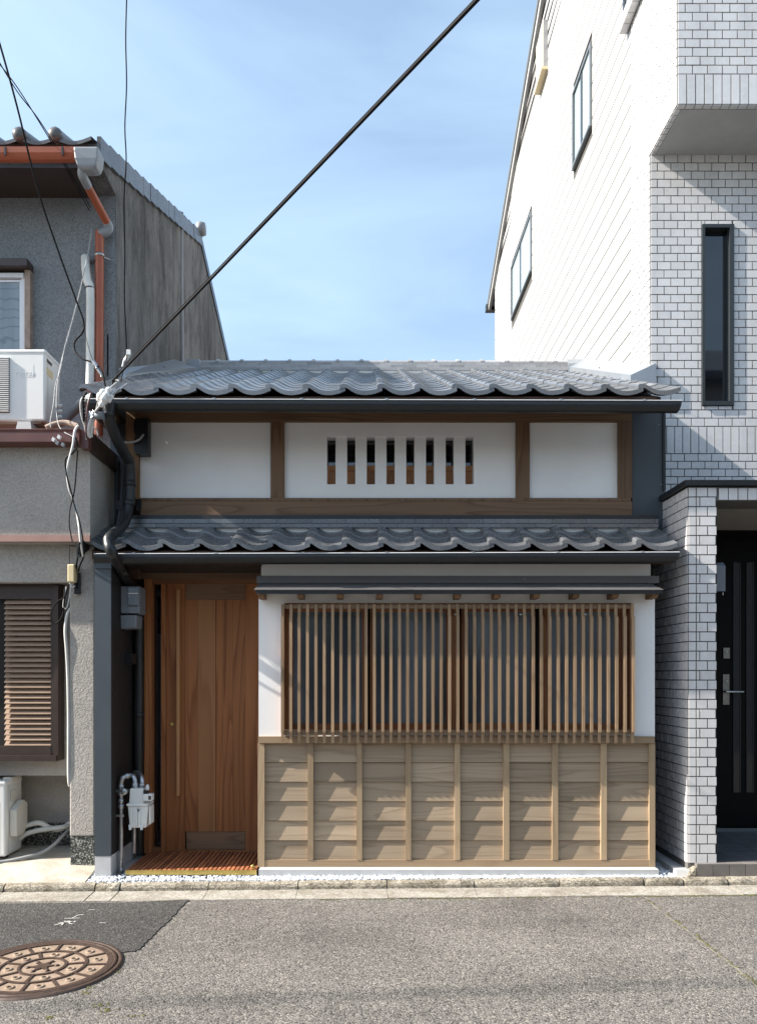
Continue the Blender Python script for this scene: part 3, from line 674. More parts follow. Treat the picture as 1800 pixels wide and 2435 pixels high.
# metal sleeves beside the upper wall
box('side_sleeve', wx(1503.5, 5.96), wx(1580, 5.96), 5.96, 6.0, 2.45, 3.62, 'metal_blue', H); box('sleeve_edge', wx(1577, 5.945), wx(1583, 5.945), 5.945, 5.958, wz(1166, 5.945), 3.58, 'metal_dark', H)
box('side_sleeve', wx(262, 5.97), wx(298.6, 5.97), 5.97, 6.0, 2.45, 3.5, 'metal_blue', H)
for xs_, ys_ in ((1567, 1010), (1573, 1152)): build('screw', MB().ball(P(xs_, ys_, 5.958), .005, 1), 'steel', H)
for ya, yb in ((1003, 1045), (1046, 1087)):
    ho = part('vent_hood', H); Yh = PY-.002
    xa, xb, za, zb_ = wx(326, Yh), wx(359, Yh), wz(yb, Yh), wz(ya, Yh)
    c_ = (zb_-za)*.28
    build('hood_box', MB().prism([(xa+.01, zb_), (xb, zb_), (xb, za), (xa+.014, za), (xa, za+c_), (xa, zb_-c_)], 'XZ', Yh-.085, Yh), 'black_plastic', ho)
    box('hood_flange', xb-.012, xb+.003, Yh-.0875, Yh-.0855, za, zb_, 'black_plastic', ho)
box('bracket', wx(325, 5.88), wx(337, 5.88), 5.862, 5.872, wz(1213, 5.87), wz(1188, 5.87), 'black_plastic', H)

# ---- roofs
PITCH = 0.2648
PROF = [(-.14,.031),(-.13,.042),(-.09,.048),(-.03,.050),(.03,.048),(.09,.041),(.17,.028),(.26,.0145),(.36,.005),(.47,.0005),(.58,.0),(.70,.0035),(.82,.0105),(.92,.019),(1.0,.027)]
def tile_mesh(slope, L, eave, PITCH, lift, mat='kawara'):
    c_, s_ = math.cos(slope), math.sin(slope); th = .0195
    mb = MB(); n = len(PROF); fr, bk, mid = [], [], []
    for u, h in PROF:
        fr.append((u*PITCH, 0, h)); bk.append((u*PITCH, L*c_, L*s_+h-lift)); mid.append((u*PITCH, L*c_*.5, L*s_*.5+h-lift*.5-.001))
    mb.add(fr+mid+bk, [(i, i+1, n+i+1, n+i) for i in range(n-1)] + [(n+i, n+i+1, 2*n+i+1, 2*n+i) for i in range(n-1)], True)
    drop = .033 if eave else th
    e = .004 if eave else 0
    # rounded nose: small chamfer then the vertical face
    ch = [(x, y-.0035-e, z-.004) for x, y, z in fr]; lo = [(x, y-.0035-e, z-drop) for x, y, z in fr]; un = [(x, y+.03, z-drop+.004) for x, y, z in fr]
    if eave: lo = [(x, y, z - (.003 if 5 < i < 13 else 0)) for i, (x, y, z) in enumerate(lo)]
    mb.add(fr+ch, [(i, i+1, n+i+1, n+i) for i in range(n-1)]); mb.add(ch+lo, [(i, i+1, n+i+1, n+i) for i in range(n-1)], True); mb.add(lo+un, [(i, i+1, n+i+1, n+i) for i in range(n-1)])
    for k in (0, n-1):     # side edges
        a = fr[k]; q = bk[k]; mb.add([ch[k], lo[k], un[k], (q[0], q[1], q[2]-th), q, a], [(0,1,2,3,4,5)])
    return _mesh('roof_tile', mb.v, mb.f, mb.sm, M[mat])
def roof(parent, x0, ncol, ye, ze, slope, nrow, expo, PITCH, lift, L=.285):
    me_e, me_t = tile_mesh(slope, L, True, PITCH, lift), tile_mesh(slope, L, False, PITCH, lift); c_, s_ = math.cos(slope), math.sin(slope)
    for r_ in range(nrow):
        for k in range(ncol):
            inst('roof_tile', me_e if r_ == 0 else me_t, parent, (x0+k*PITCH+random.uniform(-.0015,.0015), ye+r_*expo*c_+random.uniform(-.0018,.0018), ze+r_*expo*s_+random.uniform(-.0012,.0012)),
                 (random.uniform(-.004,.004), random.uniform(-.003,.003), random.uniform(-.004,.004)))
PITCH = .2676; SLT = .446; SL = math.atan(SLT)
ur = part('upper_roof', H); ue, uz = 5.44, wz(928, 5.44)
UX0 = wx(378, 5.44)-2*PITCH
roof(ur, UX0, 16, ue, uz, SL, 14, .2305, PITCH, .0095)
deck_ = MB(); ya, yb = ue+.05, 8.50
deck_.prism([(ya, uz-.052+.05*SLT), (yb, uz-.052+(yb-ue)*SLT), (yb, uz-.10+(yb-ue)*SLT), (ya, uz-.10+.05*SLT)], 'YZ', UX0+.04, UX0+16*PITCH-.12)
build('roof_deck', deck_, 'soffit', ur)
build('roof_back', MB().prism([(8.52, uz-.05+(8.52-ue)*SLT), (10.7, uz-.05+(8.52-ue)*SLT-.98), (10.7, 3.2), (8.52, 3.2)], 'YZ', UX0, UX0+16*PITCH), 'kawara_end', ur)
rf = MB().prism([(ue+.02, uz-.085), (6.05, uz-.085+.69*SLT-.02), (6.05, uz-.15+.69*SLT-.02), (ue+.02, uz-.14)], 'YZ', -.02, .02); rf_me = _mesh('rafter', rf.v, rf.f, rf.sm, M['soffit'])
for i in range(15): inst('rafter', rf_me, ur, (wx(302+i*87.6, 5.5), 0, 0))
box('fascia', UX0+.06, UX0+16*PITCH-.16, ue+.025, ue+.05, uz-.125, uz-.035, 'soffit', ur)
box('sun_block_board', UX0+.03, UX0+.055, ue+.08, 6.5, 3.40, 3.60, 'metal_dark', ur)  # added under the eave to keep a sun patch off the upper plaster
# ridge: three courses of flat tiles, round caps
RY = 8.39; rz0 = wz(880, RY); rx0, rx1 = wx(472, RY), wx(1352, RY); rid = part('ridge', H)
lay = [.034, .033, .031]; z = rz0; q = .2676
for j, hh in enumerate(lay):
    yv = RY+.012*j; off = -q*.5*(j % 2 == 0); x = rx0+off
    while x < rx1-.01:
        a, b2 = max(x, rx0), min(x+q, rx1)
        if b2-a > .03: box('flat_tile', a+.0012, b2-.0012, yv, 8.62-.012*j, z+.0012, z+hh-.0012, 'kawara_flat', rid)
        x += q
    z += hh
box('mortar', rx0+.02, rx1-.02, RY+.006, 8.60, rz0-.12, rz0, 'mortar', rid); box('ridge_core', rx0+.01, rx1-.01, RY+.04, 8.58, rz0, z-.001, 'grout', rid)
yc = 8.505; rc = .072
def half(x0, x1, r_, zc_): return MB().prism([(yc+r_*math.cos(t_), zc_+r_*.72*math.sin(t_)) for t_ in [math.pi*k/12 for k in range(13)]], 'YZ', x0, x1, True)
x = rx0+.02; i = 0
ring0 = wx(627, RY)
while x < rx1: 
    nx = min(rx1, ring0+math.ceil((x-ring0+.001)/q)*q); build('ridge_cap', half(x+.001, nx-.001, rc, z), 'kawara_flat', rid)
    if nx < rx1-.02: build('cap_ring', half(nx-.004, nx+.032, rc+.016, z), 'kawara_flat', rid)
    x = nx
for xa, xb in ((rx0-.135, rx0+.004), (rx1-.004, rx1+.175)):
    build('ridge_end', MB().prism([(yc-.115, rz0-.03), (yc-.115, z-.02), (yc-.07, z+.045), (yc+.06, z+.05), (yc+.12, z), (yc+.12, rz0-.03)], 'YZ', xa, xb), 'flashing', rid)
# verge flashings that close the gap to both neighbours
def rzz(Y): return uz+(Y-ue)*SLT
def verge(xa0, xa1, xb0, xb1, ya, yb, h0, h1):
    mb = MB(); pa = [(xa0, ya, rzz(ya)-.02), (xa1, ya, rzz(ya)-.02), (xa1, ya, rzz(ya)+h1), (xa0, ya, rzz(ya)+h0)]
    pb = [(xb0, yb, rzz(yb)-.02), (xb1, yb, rzz(yb)-.02), (xb1, yb, rzz(yb)+h1), (xb0, yb, rzz(yb)+h0)]
    mb.add(pa+pb, [(0,1,2,3), (7,6,5,4), (0,4,5,1), (1,5,6,2), (2,6,7,3), (3,7,4,0)]); return build('verge_flashing', mb, 'flashing', H)
verge(2.235, 2.45, 2.235, 2.45, 6.44, 8.55, .065, .165)
verge(-2.26, -2.13, -2.26, -1.88, 6.66, 8.55, .16, .06)
box('verge_upstand', -2.275, -2.262, 6.60, 8.3, rzz(6.6)+.05, rzz(8.3)-.35, 'flashing', H)
for xs_, ys_, Y_ in ((1425, 873, 7.0), (390, 885, 7.2)): build('screw', MB().ball((wx(xs_, Y_), Y_, rzz(Y_)+.105), .006, 1), 'black_plastic', H)
# lower roof
SL2 = math.atan(.50); lr = part('lower_roof', H); PITCH = .2651; le, lz = 5.46, wz(1298, 5.46)
LX0 = wx(300, 5.46)-PITCH
roof(lr, LX0, 16, le, lz, SL2, 2, .225, PITCH, .023)
build('roof_deck', MB().prism([(le+.05, lz-.03), (5.90, lz+.19), (5.90, lz+.12), (le+.05, lz-.09)], 'YZ', LX0, LX0+15.9*PITCH), 'soffit', lr)
box('fascia', LX0+.02, LX0+15.9*PITCH, le+.03, le+.055, lz-.125, lz-.032, 'soffit', lr)
box('mortar', wx(285, 5.83), wx(1563, 5.83), 5.83, 5.90, lz+.12, wz(1254, 5.82), 'mortar', lr)
for j, (yv, ya, yb) in enumerate(((5.805, 1254.5, 1245.2), (5.822, 1244.4, 1234))):
    x = wx(290, yv) - .13*(j == 1); xe = wx(1566, yv)
    while x < xe-.02:
        a, b2 = max(x, wx(290, yv)), min(x+.2645, xe); box('flat_tile', a+.001, b2-.001, yv, 5.90, wz(yb, yv)-(.004 if j == 0 else .0025)*0-.034+.034, wz(ya, yv)+.001, 'kawara', lr); x += .2645  # shade kept in the colour: darker kawara than the ridge's flat tiles
box('top_flashing', wx(290, 5.845), wx(1566, 5.845), 5.845, 5.899, wz(1234, 5.845)+.001, wz(1225, 5.845), 'metal_dark', lr)
build('end_flashing', MB().prism([(5.36, lz-.10), (5.36, lz+.0), (5.95, lz+.30), (5.95, lz+.18)], 'YZ', LX0-.055, LX0-.03), 'metal_dark', lr)
# ---- gutters
def gutter(name, yfront, xa, xb, ytop_l, ytop_r, clips):
    gp = part(name, H); w_, d_ = .098, .072; n_ = 12
    zl, zr = wz(ytop_l, yfront), wz(ytop_r, yfront); X0, X1 = wx(xa, yfront), wx(xb, yfront)
    mb = MB(); vs = []
    for xx, zz, sh in ((X0, zl, .0), (X1, zr, .012)):
        for k in range(n_+1):
            t_ = math.pi*k/n_; vs.append((xx-sh*math.sin(t_)*1.3, yfront+w_/2-w_/2*math.cos(t_), zz-d_*math.sin(t_)**.7))
        for k in range(n_, -1, -1):
            t_ = math.pi*k/n_; vs.append((xx-sh*math.sin(t_)*1.3, yfront+w_/2-(w_/2-.004)*math.cos(t_), zz-(d_-.004)*math.sin(t_)**.7))
    m2 = 2*(n_+1); mb.add(vs, [(i, (i+1) % m2, m2+(i+1) % m2, m2+i) for i in range(m2)], True); build('trough', mb, 'metal_dark', gp)
    for xx, zz, sh in ((X0, zl, 0), (X1, zr, .012)):
        e = MB().add([(xx-sh*math.sin(math.pi*k/n_)*1.3, yfront+w_/2-(w_/2-.002)*math.cos(math.pi*k/n_), zz-(d_-.002)*math.sin(math.pi*k/n_)**.7) for k in range(n_+1)], [tuple(range(n_+1))]); build('end_cap', e, 'metal_dark', gp)
    build('bead', MB().tube([(X0, yfront, zl), (X1, yfront, zr)], .0034, 8), 'aluminium_white', gp)  # highlight along the lip painted in: white bead on the dark gutter
    for q_ in clips:
        tt = (q_-xa)/(xb-xa); zc_ = zl+(zr-zl)*tt; xc = wx(q_, yfront)
        box('clip', xc-.010, xc+.010, yfront-.005, yfront+.10, zc_+.003, zc_+.008, 'steel', gp)
    return gp
gutter('upper_gutter', 5.355, 204, 1622, 948, 952, (302, 509, 717, 919, 1128, 1333, 1532))
gutter('lower_gutter', 5.395, 223, 1616, 1317, 1313, (318, 513, 721, 919, 1125, 1326, 1527))
# ---- downpipes
dp = part('downpipe', H)
build('pipe', MB().tube(smooth_path([P(262,955,5.33), P(258,985,5.34), P(262,1005,5.38), P(280,1050,5.52), P(303,1090,5.68), P(308,1108,5.72), P(309,1140,5.74), P(308,1195,5.74)], 5), .041, 16), 'metal_dark', dp)
build('pipe', MB().tube(smooth_path([P(306,1197,5.70), P(302,1225,5.66), P(290,1252,5.56), P(263,1276,5.36), P(258,1290,5.32), P(266,1315,5.30), P(285,1350,5.50), P(305,1385,5.72), P(318,1396,5.86), P(329,1420,5.93), P(330,1500,5.94), P(330,1800,5.94), P(330,2030,5.94)], 5), .038, 16), 'metal_dark', dp)
for p_, r_ in ((P(258,986,5.34), .045), (P(309,1150,5.74), .045), (P(306,1197,5.70), .046), (P(292,1362,5.56), .042), (P(330,1700,5.94), .042)): build('collar', MB().lathe([(r_-.004, -.02), (r_, -.02), (r_, .02), (r_-.004, .02)], p_, 'Z', 18), 'metal_dark', dp)
build('pipe', MB().tube(smooth_path([P(289,1098,5.86), P(291,1140,5.86), P(288,1200,5.84), P(280,1250,5.82)], 4), .030, 12), 'metal_dark', dp)
box('pipe_bracket', wx(276, 5.8), wx(295, 5.8), 5.80, 5.86, wz(1212, 5.8), wz(1190, 5.8), 'metal_dark', dp)

# ---- slatted doormat
dk = thing('slatted_doormat', (-1.2, 5.7, .07), 'reddish wooden slatted entrance step with a brass front edge', 'doormat')
k0, k1 = wx(298, FY), wx(610, FY); dz = .107; nsl = 29; pw = (k1-k0)/nsl
sl = MB().box(-.0112, .0112, 0, .575, -.024, 0); sl_me = _mesh('slat', sl.v, sl.f, sl.sm, M['deck'])
for i in range(nsl): inst('slat', sl_me, dk, (k0+pw*(i+.5), FY+.006, dz+random.uniform(-.001,.001)))
box('brass_edge', k0, k1, FY, FY+.0055, dz-.034, dz-.0015, 'brass', dk)
for yy in (FY+.06, FY+.29, FY+.52): box('bearer', k0+.01, k1-.01, yy, yy+.03, dz-.050, dz-.0242, 'siding_black', dk)
for xx in (k0+.03, (k0+k1)/2, k1-.04):
    for yy in (FY+.06, FY+.5): box('foot', xx, xx+.03, yy, yy+.03, .045, dz-.0502, 'siding_black', dk)
b_ = MB().ball((wx(600, FY+.02), FY+.03, dz+.02), .013, 2); b_.tube([(wx(600,FY)+.0, FY+.03, dz), (wx(600,FY), FY+.03, dz+.01)], .009, 10); b_.tube([(wx(601,FY)+.006, FY+.03, dz+.018), (wx(609,FY), FY+.03, dz+.012)], .006, 8)
build('hose_tap', b_, 'brass', dk)
#HOUSE_END

# ================================================================== WHITE TILED HOUSE
T = thing('tiled_house', (3.0, 6.5, .1), 'tall white tiled house with plank siding and dark porch', 'house')
TP, TV, SV = 0.1165, 0.0707, 0.237
XW, YU, YBAY, YS = 2.42, 6.49, 5.92, 6.94       # side plane, front wall, bay front, end of tiled return
XP, YP, XPR = 2.325, 5.50, 2.533                 # porch pillar
tiles = []                                       # (plane, u0, u1, v0, v1, fixed coordinate)
def course(plane, fixed, u0, u1, v0, v1, off, holes=(), pu=TP, start=None):
    """one course of tiles, broken at fixed pitch, between u0 and u1"""
    j = .0060 if plane == 'S' and fixed == XW else .0040; u = (start if start is not None else u0) - off
    while u < u1-.004:
        a, b2 = max(u, u0), min(u+pu, u1); segs = [(a, b2, v0, v1)]
        for (h0, h1, k0, k1) in holes:
            out = []
            for (p, q_, r_, s_) in segs:
                if q_ <= h0 or p >= h1 or s_ <= k0 or r_ >= k1: out.append((p, q_, r_, s_)); continue
                if p < h0: out.append((p, h0, r_, s_))
                if q_ > h1: out.append((h1, q_, r_, s_))
                m0, m1 = max(p, h0), min(q_, h1)
                if r_ < k0: out.append((m0, m1, r_, k0))
                if s_ > k1: out.append((m0, m1, k1, s_))
            segs = out
        for (p, q_, r_, s_) in segs:
            if q_-p > .014 and s_-r_ > .014: tiles.append((plane, p+j, q_-j, r_+j, s_-j, fixed))
        u += pu
def bond(plane, fixed, u0, u1, z0, z1, holes=(), start=None, first=0):
    n_ = max(1, round((z1-z0)/TV)); h_ = (z1-z0)/n_
    for i in range(n_):
        k = n_-1-i+first; course(plane, fixed, u0, u1, z0+i*h_, z0+(i+1)*h_, TP*.5*(k % 2), holes, start=start)
XR = 3.55
hole = (wx(1668, YU), wx(1743, YU), wz(965, YU), wz(535, YU))
zb_bay, zs_bay = 5.98, 6.217; zc = 2.912
bond('F', YBAY, XW, XR-.2, zs_bay, 7.25); course('F', YBAY, XW, XR-.2, zb_bay, zs_bay, 0, pu=.0695)
bond('S', XW, YBAY, YS, zs_bay, 7.55); course('S', XW, YBAY, YS, zb_bay, zs_bay, 0, pu=.0695)
zsd0, zsd1 = wz(1079, YU), wz(1014, YU)
bond('F', YU, XW, XR, zsd1, zb_bay, [hole]); course('F', YU, XW, XR, zsd0, zsd1, 0, pu=.069); bond('F', YU, XW, XR, 2.955, zsd0, first=1)
bond('S', XW, YU, YS, 3.5, zb_bay, first=1)
zp0, zp1 = .145, 2.878
bond('S', XP, YP+.0005, 6.4, zp0, zp1)
n_ = round((zp1-zp0)/TV); h_ = (zp1-zp0)/n_
for i in range(n_):
    a, b2 = zp0+i*h_, zp0+(i+1)*h_
    course('F', YP, XP, XP+.058, a, b2, 0, pu=.058); course('F', YP, XP+.058, XPR, a, b2, TP*(.78 if i % 2 else .30), start=XP+.058)
course('F', YP, XPR+.012, XR-.25, wz(1190, YP), wz(1160, YP), 0, pu=.0705)
def px_area(tl):
    pl, u0, u1, v0, v1, f = tl
    pts = [(u, f, v) for u in (u0, u1) for v in (v0, v1)] if pl == 'F' else [(f, u, v) for u in (u0, u1) for v in (v0, v1)]
    xs = [CX+FPX*p[0]/p[1] for p in pts]; ys = [CY-FPX*(p[2]-EYE)/p[1] for p in pts]
    if min(xs) > 1795 or max(ys) < 5: return 0
    return (max(xs)-min(xs))*(max(ys)-min(ys))
tiles.sort(key=px_area, reverse=True)
wallpart = part('tile_cladding', T); rest = MB(); TH = .0055
for i, (pl, u0, u1, v0, v1, f) in enumerate(tiles):
    d = random.uniform(-.0008, .0008)
    if pl == 'F': bb = (u0, u1, f-TH+d, f+.004, v0, v1)
    else: bb = (f-TH+d, f+.004, u0, u1, v0, v1)
    if i < 300: box('wall_tile', *bb, 'wall_tile', wallpart)
    else: rest.box(*bb)
o = build('wall_tiles', rest, 'wall_tile', wallpart); o['kind'] = 'stuff'
# grout backing = wall masses
G = part('masonry', T)
mb = MB(); hx0, hx1, hz0, hz1 = hole
yk = YU+.30
mb.box(XW, hx0, YU, yk, 2.94, zb_bay); mb.box(hx1, 4.6, YU, yk, 2.94, zb_bay); mb.box(hx0, hx1, YU, yk, 2.94, hz0); mb.box(hx0, hx1, YU, yk, hz1, zb_bay)
build('wall', mb, 'grout', G)
box('wall', XW, 4.6, YBAY, YS-.001, zb_bay+.004, 9.0, 'grout', G); box('wall', XW, 4.6, yk, YS-.001, 2.9, zb_bay, 'grout', G)
box('wall', XW+.015, 6.0, YS, 14.40, 0.3, 8.6, 'siding_gap', G)
build('wall', MB().prism([(YS, 8.6), (14.40, 8.6), (14.40, 9.05), (8.2, 11.87), (YS, 11.3)], 'YZ', XW+.015, 6.0), 'siding_gap', G)
box('pillar_core', XP, XPR-.004, YP, 6.5, .03, zc-.03, 'grout', G); box('lintel_core', XPR-.004, 4.6, YP, YP+.28, wz(1190, YP)-.001, zc-.03, 'grout', G)
box('bay_soffit', XW+.045, 4.6, YBAY+.045, YU-.002, zb_bay-.004, zb_bay+.003, 'soffit_grey', G)
for k in range(16): box('soffit_tile', XW+.003+k*.0695, XW+.066+k*.0695, YBAY+.001, YBAY+.040, zb_bay-.003, zb_bay+.002, 'wall_tile', G)
for k in range(8): box('soffit_tile', XW+.003, XW+.042, YBAY+.045+k*.0695, YBAY+.108+k*.0695, zb_bay-.0032, zb_bay+.002, 'wall_tile', G)
# black coping over the porch block
cop = MB(); cop.box(XP-.035, 4.6, YP-.035, YU-.003, zc-.026, zc+.012); build('coping', cop, 'metal_dark', T)
# porch recess
po = part('porch', T); yd2 = 6.62
box('soffit', XPR-.003, 4.6, YP+.281, yd2+.05, wz(1190, YP)+.01, wz(1190, YP)+.05, 'porch_soffit', po)
box('inner_wall', XPR-.0038, XPR+.001, YP+.002, yd2, .17, 2.78, 'black_door', po)
box('back_wall', XPR, 4.6, yd2+.06, yd2+.12, .1, 2.9, 'black_door', po)
zfl = .153
for i in range(8):
    for j in range(8):
        x_ = XPR+.004+i*.152; y_ = YP+.02+j*.15
        box('floor_tile', x_, x_+.148, y_, y_+.146, zfl-.03, zfl, 'porch_tile', po)
box('floor_base', XPR, 4.0, YP-.02, yd2+.06, .05, zfl-.006, 'grout', po)
for k in range(10):
    xa = wx(1657, 5.45)+k*.117; box('step_block', xa+.002, xa+.115, 5.45, 5.54, .045, .150, 'step_stone', po)
build('step_mortar', MB().hexa([(2.29,5.445,.04),(wx(1656,5.45),5.445,.04),(wx(1656,5.45),5.55,.04),(2.31,5.55,.04),(2.325,5.465,.10),(wx(1656,5.45)-.001,5.455,.125),(wx(1656,5.45)-.001,5.55,.13),(2.33,5.55,.12)]), 'kerb_concrete', po)
d2 = part('front_door', T)
xd0 = wx(1712, yd2)
box('door_frame', XPR+.002, xd0-.003, yd2-.03, yd2+.05, zfl, 2.74, 'black_door', d2); box('threshold', XPR+.002, 4.0, yd2-.045, yd2-.032, zfl+.001, zfl+.03, 'frame_grey', d2)
box('leaf', xd0, 3.75, yd2, yd2+.045, zfl+.035, 2.70, 'black_door', d2)
for q_ in (1745, 1776, 1812): box('glass_strip', wx(q_, yd2), wx(q_+13, yd2), yd2-.004, yd2-.001, wz(1885, yd2), wz(1338, yd2), 'mirror_dark', d2); 
for q_ in (1743, 1758.5, 1774, 1789.5): box('bead', wx(q_, yd2), wx(q_+1.6, yd2), yd2-.008, yd2-.0005, wz(1885, yd2), wz(1338, yd2), 'dark_frame', d2)
box('lock_plate', wx(1719, yd2), wx(1734, yd2), yd2-.010, yd2-.001, wz(1566, yd2), wz(1541, yd2), 'door_metal', d2)
box('handle_plate', wx(1718, yd2), wx(1733, yd2), yd2-.010, yd2-.001, wz(1676, yd2), wz(1604, yd2), 'door_metal', d2)
build('lever', MB().tube([P(1723,1645,yd2-.01), P(1723,1645,yd2-.05), P(1728,1645.5,yd2-.056), P(1768,1645.5,yd2-.056)], .0085, 10), 'steel', d2)
for yy in (1551, 1621): build('key_cylinder', MB().lathe([(.009, 0), (.009, -.004), (.004, -.005)], (wx(1726, yd2), yd2-.0105, wz(yy, yd2)), 'Y', 14), 'steel', d2)
lp = tag(build('porch_lamp', MB().prism([(5.70, wz(1345, 5.7)), (5.74, wz(1336, 5.7)), (5.88, wz(1336, 5.7)), (5.90, wz(1400, 5.7)), (5.70, wz(1406, 5.7))], 'YZ', XPR+.002, wx(1725, 5.7)), 'grey_plastic', None), 'dark bluish hooded box on the porch pillar beside the black door', 'wall lamp')
build('pull_tag', MB().ball((wx(1719, 5.74), 5.74, wz(1412, 5.74)), (.005,.005,.016), 1), 'ceramic', lp)
# tall slit window
sw = part('slit_window', T); fr_ = .028
box('frame', hx0, hx0+fr_*.75, YU-.022, YU+.08, hz0, hz1, 'dark_frame', sw); box('frame', hx1-fr_*1.3, hx1, YU-.022, YU+.08, hz0, hz1, 'dark_frame', sw)
box('frame', hx0+fr_*.75+.0005, hx1-fr_*1.3-.0005, YU-.022, YU+.08, hz1-.03, hz1, 'dark_frame', sw); box('frame', hx0+fr_*.75+.0005, hx1-fr_*1.3-.0005, YU-.022, YU+.08, hz0, hz0+.035, 'dark_frame', sw)
box('pane', hx0+.01, hx1-.02, YU+.045, YU+.05, hz0+.02, hz1-.02, 'glass_dark', sw); box('reveal', hx0, hx1, YU+.081, YU+.10, hz0, hz1, 'interior', sw)
# plank siding on the long side
sid = part('siding', T); SP = .19; cols_y = [(YS+.012, 9.19), (9.196, 12.70), (12.706, 14.42)]
def roofline(y): return 11.87-(y-8.2)*.452 if y > 8.2 else 11.87-(8.2-y)*.45
w_holes = [(8.17, 8.91, 7.46, 8.37), (11.17, 12.74, 7.50, 8.39)]
z_ = 3.36
while z_ < 11.6:
    for (a, b2) in cols_y:
        if wz(0, a) < z_ and wz(0, b2) < z_: continue
        segs = [(a, b2)]
        for (h0, h1, k0, k1) in w_holes:
            if z_ < k1 and z_+SP > k0: segs = [s2 for (p, q_) in segs for s2 in (((p, min(q_, h0)), (max(p, h1), q_)) if p < h1 and q_ > h0 else ((p, q_),)) if s2[1]-s2[0] > .05]
        for (p, q_) in segs:
            top = [min(z_+SP-.016, roofline(p)), min(z_+SP-.016, roofline(q_))]
            if top[0] < z_+.02 and top[1] < z_+.02: continue
            poly_ = [(p, z_), (q_, z_), (q_, max(top[1], z_)), (p, max(top[0], z_))]
            if top[1] <= z_: 
                qc = p+(q_-p)*(roofline(p)-z_)/max(1e-6, (roofline(p)-roofline(q_))); poly_ = [(p, z_), (min(q_, qc), z_), (p, top[0])]
            build('siding_board', MB().prism(poly_, 'YZ', XW, XW+.014), 'siding_white', sid)
    z_ += SP
for ws, (h0, h1, k0, k1) in enumerate(w_holes):    # board strips above and below the windows are cut by the frames
    wp = part('side_window', T); f_ = .04
    box('frame', XW-.022, XW+.05, h0, h0+f_, k0, k1, 'frame_grey', wp); box('frame', XW-.022, XW+.05, h1-f_, h1, k0, k1, 'frame_grey', wp)
    box('frame', XW-.022, XW+.05, h0+f_, h1-f_, k1-f_*.8, k1, 'frame_grey', wp); box('frame', XW-.03, XW+.05, h0+f_, h1-f_, k0, k0+f_*.8, 'frame_grey', wp)
    mid = h0+(h1-h0)*.52; f_ = .05; box('mullion', XW-.012, XW+.04, mid-.03, mid+.03, k0+f_, k1-f_, 'dark_frame', wp)
    box('pane', XW-.004, XW+.003, h0+f_, mid-.03, k0+f_*.8, k1-f_*.8, 'glass_side', wp); box('pane', XW+.000, XW+.003, mid+.03, h1-f_, k0+f_*.8, k1-f_*.8, 'glass_side', wp)
cw = part('corner_window', T)
box('sill', XW-.075, XW-.006, 6.30, 7.06, 7.50, 7.60, 'grout', cw)
for k in range(6): box('sill_tile', XW-.082, XW-.012, 7.06-.117*(k+1)+.003, 7.06-.117*k-.003, 7.497, 7.604, 'wall_tile', cw)
box('frame', XW-.05, XW-.007, 7.0, 7.05, 7.606, 8.4, 'dark_frame', cw); box('frame', XW-.06, XW-.007, 6.3, 6.999, 7.606, 7.64, 'dark_frame', cw); box('pane', XW-.03, XW-.02, 6.3, 6.999, 7.641, 8.4, 'glass_side', cw)
vh = part('vent_hood', T)
build('hood', MB().prism([(10.18, 9.72), (10.62, 9.72), (10.62, 10.35), (10.18, 10.35)], 'YZ', XW-.06, XW-.001), 'siding_white', vh); box('vent_louvre', XW-.066, XW-.061, 10.20, 10.60, 9.76, 10.3, 'beige_hood', vh); box('vent_lip', XW-.09, XW-.001, 10.17, 10.63, 9.68, 9.718, 'beige_hood', vh)
rf2 = part('roof', T)
build('verge', MB().prism([(14.95, roofline(14.95)-.02), (8.2, 11.87+.02), (6.5, 11.2), (6.5, 11.32), (8.2, 12.0), (14.98, roofline(14.98)+.10)], 'YZ', XW-.07, 6.0), 'frame_grey', rf2)
build('bargeboard', MB().prism([(14.9, roofline(14.9)-.12), (8.2, 11.87-.10), (8.2, 11.888), (14.9, roofline(14.9)-.004)], 'YZ', XW-.05, XW-.001), 'siding_white', rf2)
box('rear_gutter', XW-.09, 5, 14.93, 15.06, roofline(15)-.05, roofline(15)+.07, 'dark_frame', rf2)
corner = MB().box(XW-.006, XW+.014, YS-.004, YS+.010, 3.4, 8.6); build('corner_strip', corner, 'siding_white', T)
# low concrete ledge against the neighbour's wall
build('side_ledge', MB().prism([(2.235, 5.49), (2.334, 5.465), (2.324, 6.4), (2.235, 6.4)], 'XY', 0.0, .100), 'concrete_new', T)
#TILED_END

# ================================================================== GREY STUCCO HOUSE
S = thing('stucco_house', (-3.2, 6.0, .1), 'old grey stucco house with louvred shutter and orange drainpipe', 'house')
XS = -2.0; YF, YPIL, YREC, YLOW = 5.45, 5.54, 5.72, 6.02
zov = wz(1290, 5.44); ztop = 3.20
lw = part('lower_wall', S)
mb = MB(); mb.box(-7, XS, YF, 6.62, zov, ztop); build('overhang', mb, 'stucco_warm', lw)
zlin = wz(1385, YPIL)
box('lintel', -7, wx(165, YPIL), YPIL, 6.3, zlin, zov-.001, 'stucco_warm', lw)
box('pillar', wx(165, YPIL), XS, YPIL, 6.3, wz(1990, YPIL), zov-.001, 'stucco_warm', lw, bevel=.012)
box('pillar_base', wx(165, YPIL)+.006, XS-.004, YPIL+.006, 6.3, .05, wz(1990, YPIL)-.0005, 'terrazzo', lw)
build('base_mortar', MB().hexa([(wx(140,5.40),5.415,.055), (wx(228,5.40),5.40,.055), (XS+.012,5.62,.055), (wx(165,YPIL)-.02,5.62,.055), (wx(166,YPIL),5.53,.105), (XS+.002,5.53,.11), (XS+.006,5.62,.11), (wx(165,YPIL),5.62,.105)]), 'concrete_new', lw)
zw = wz(1845, YREC)
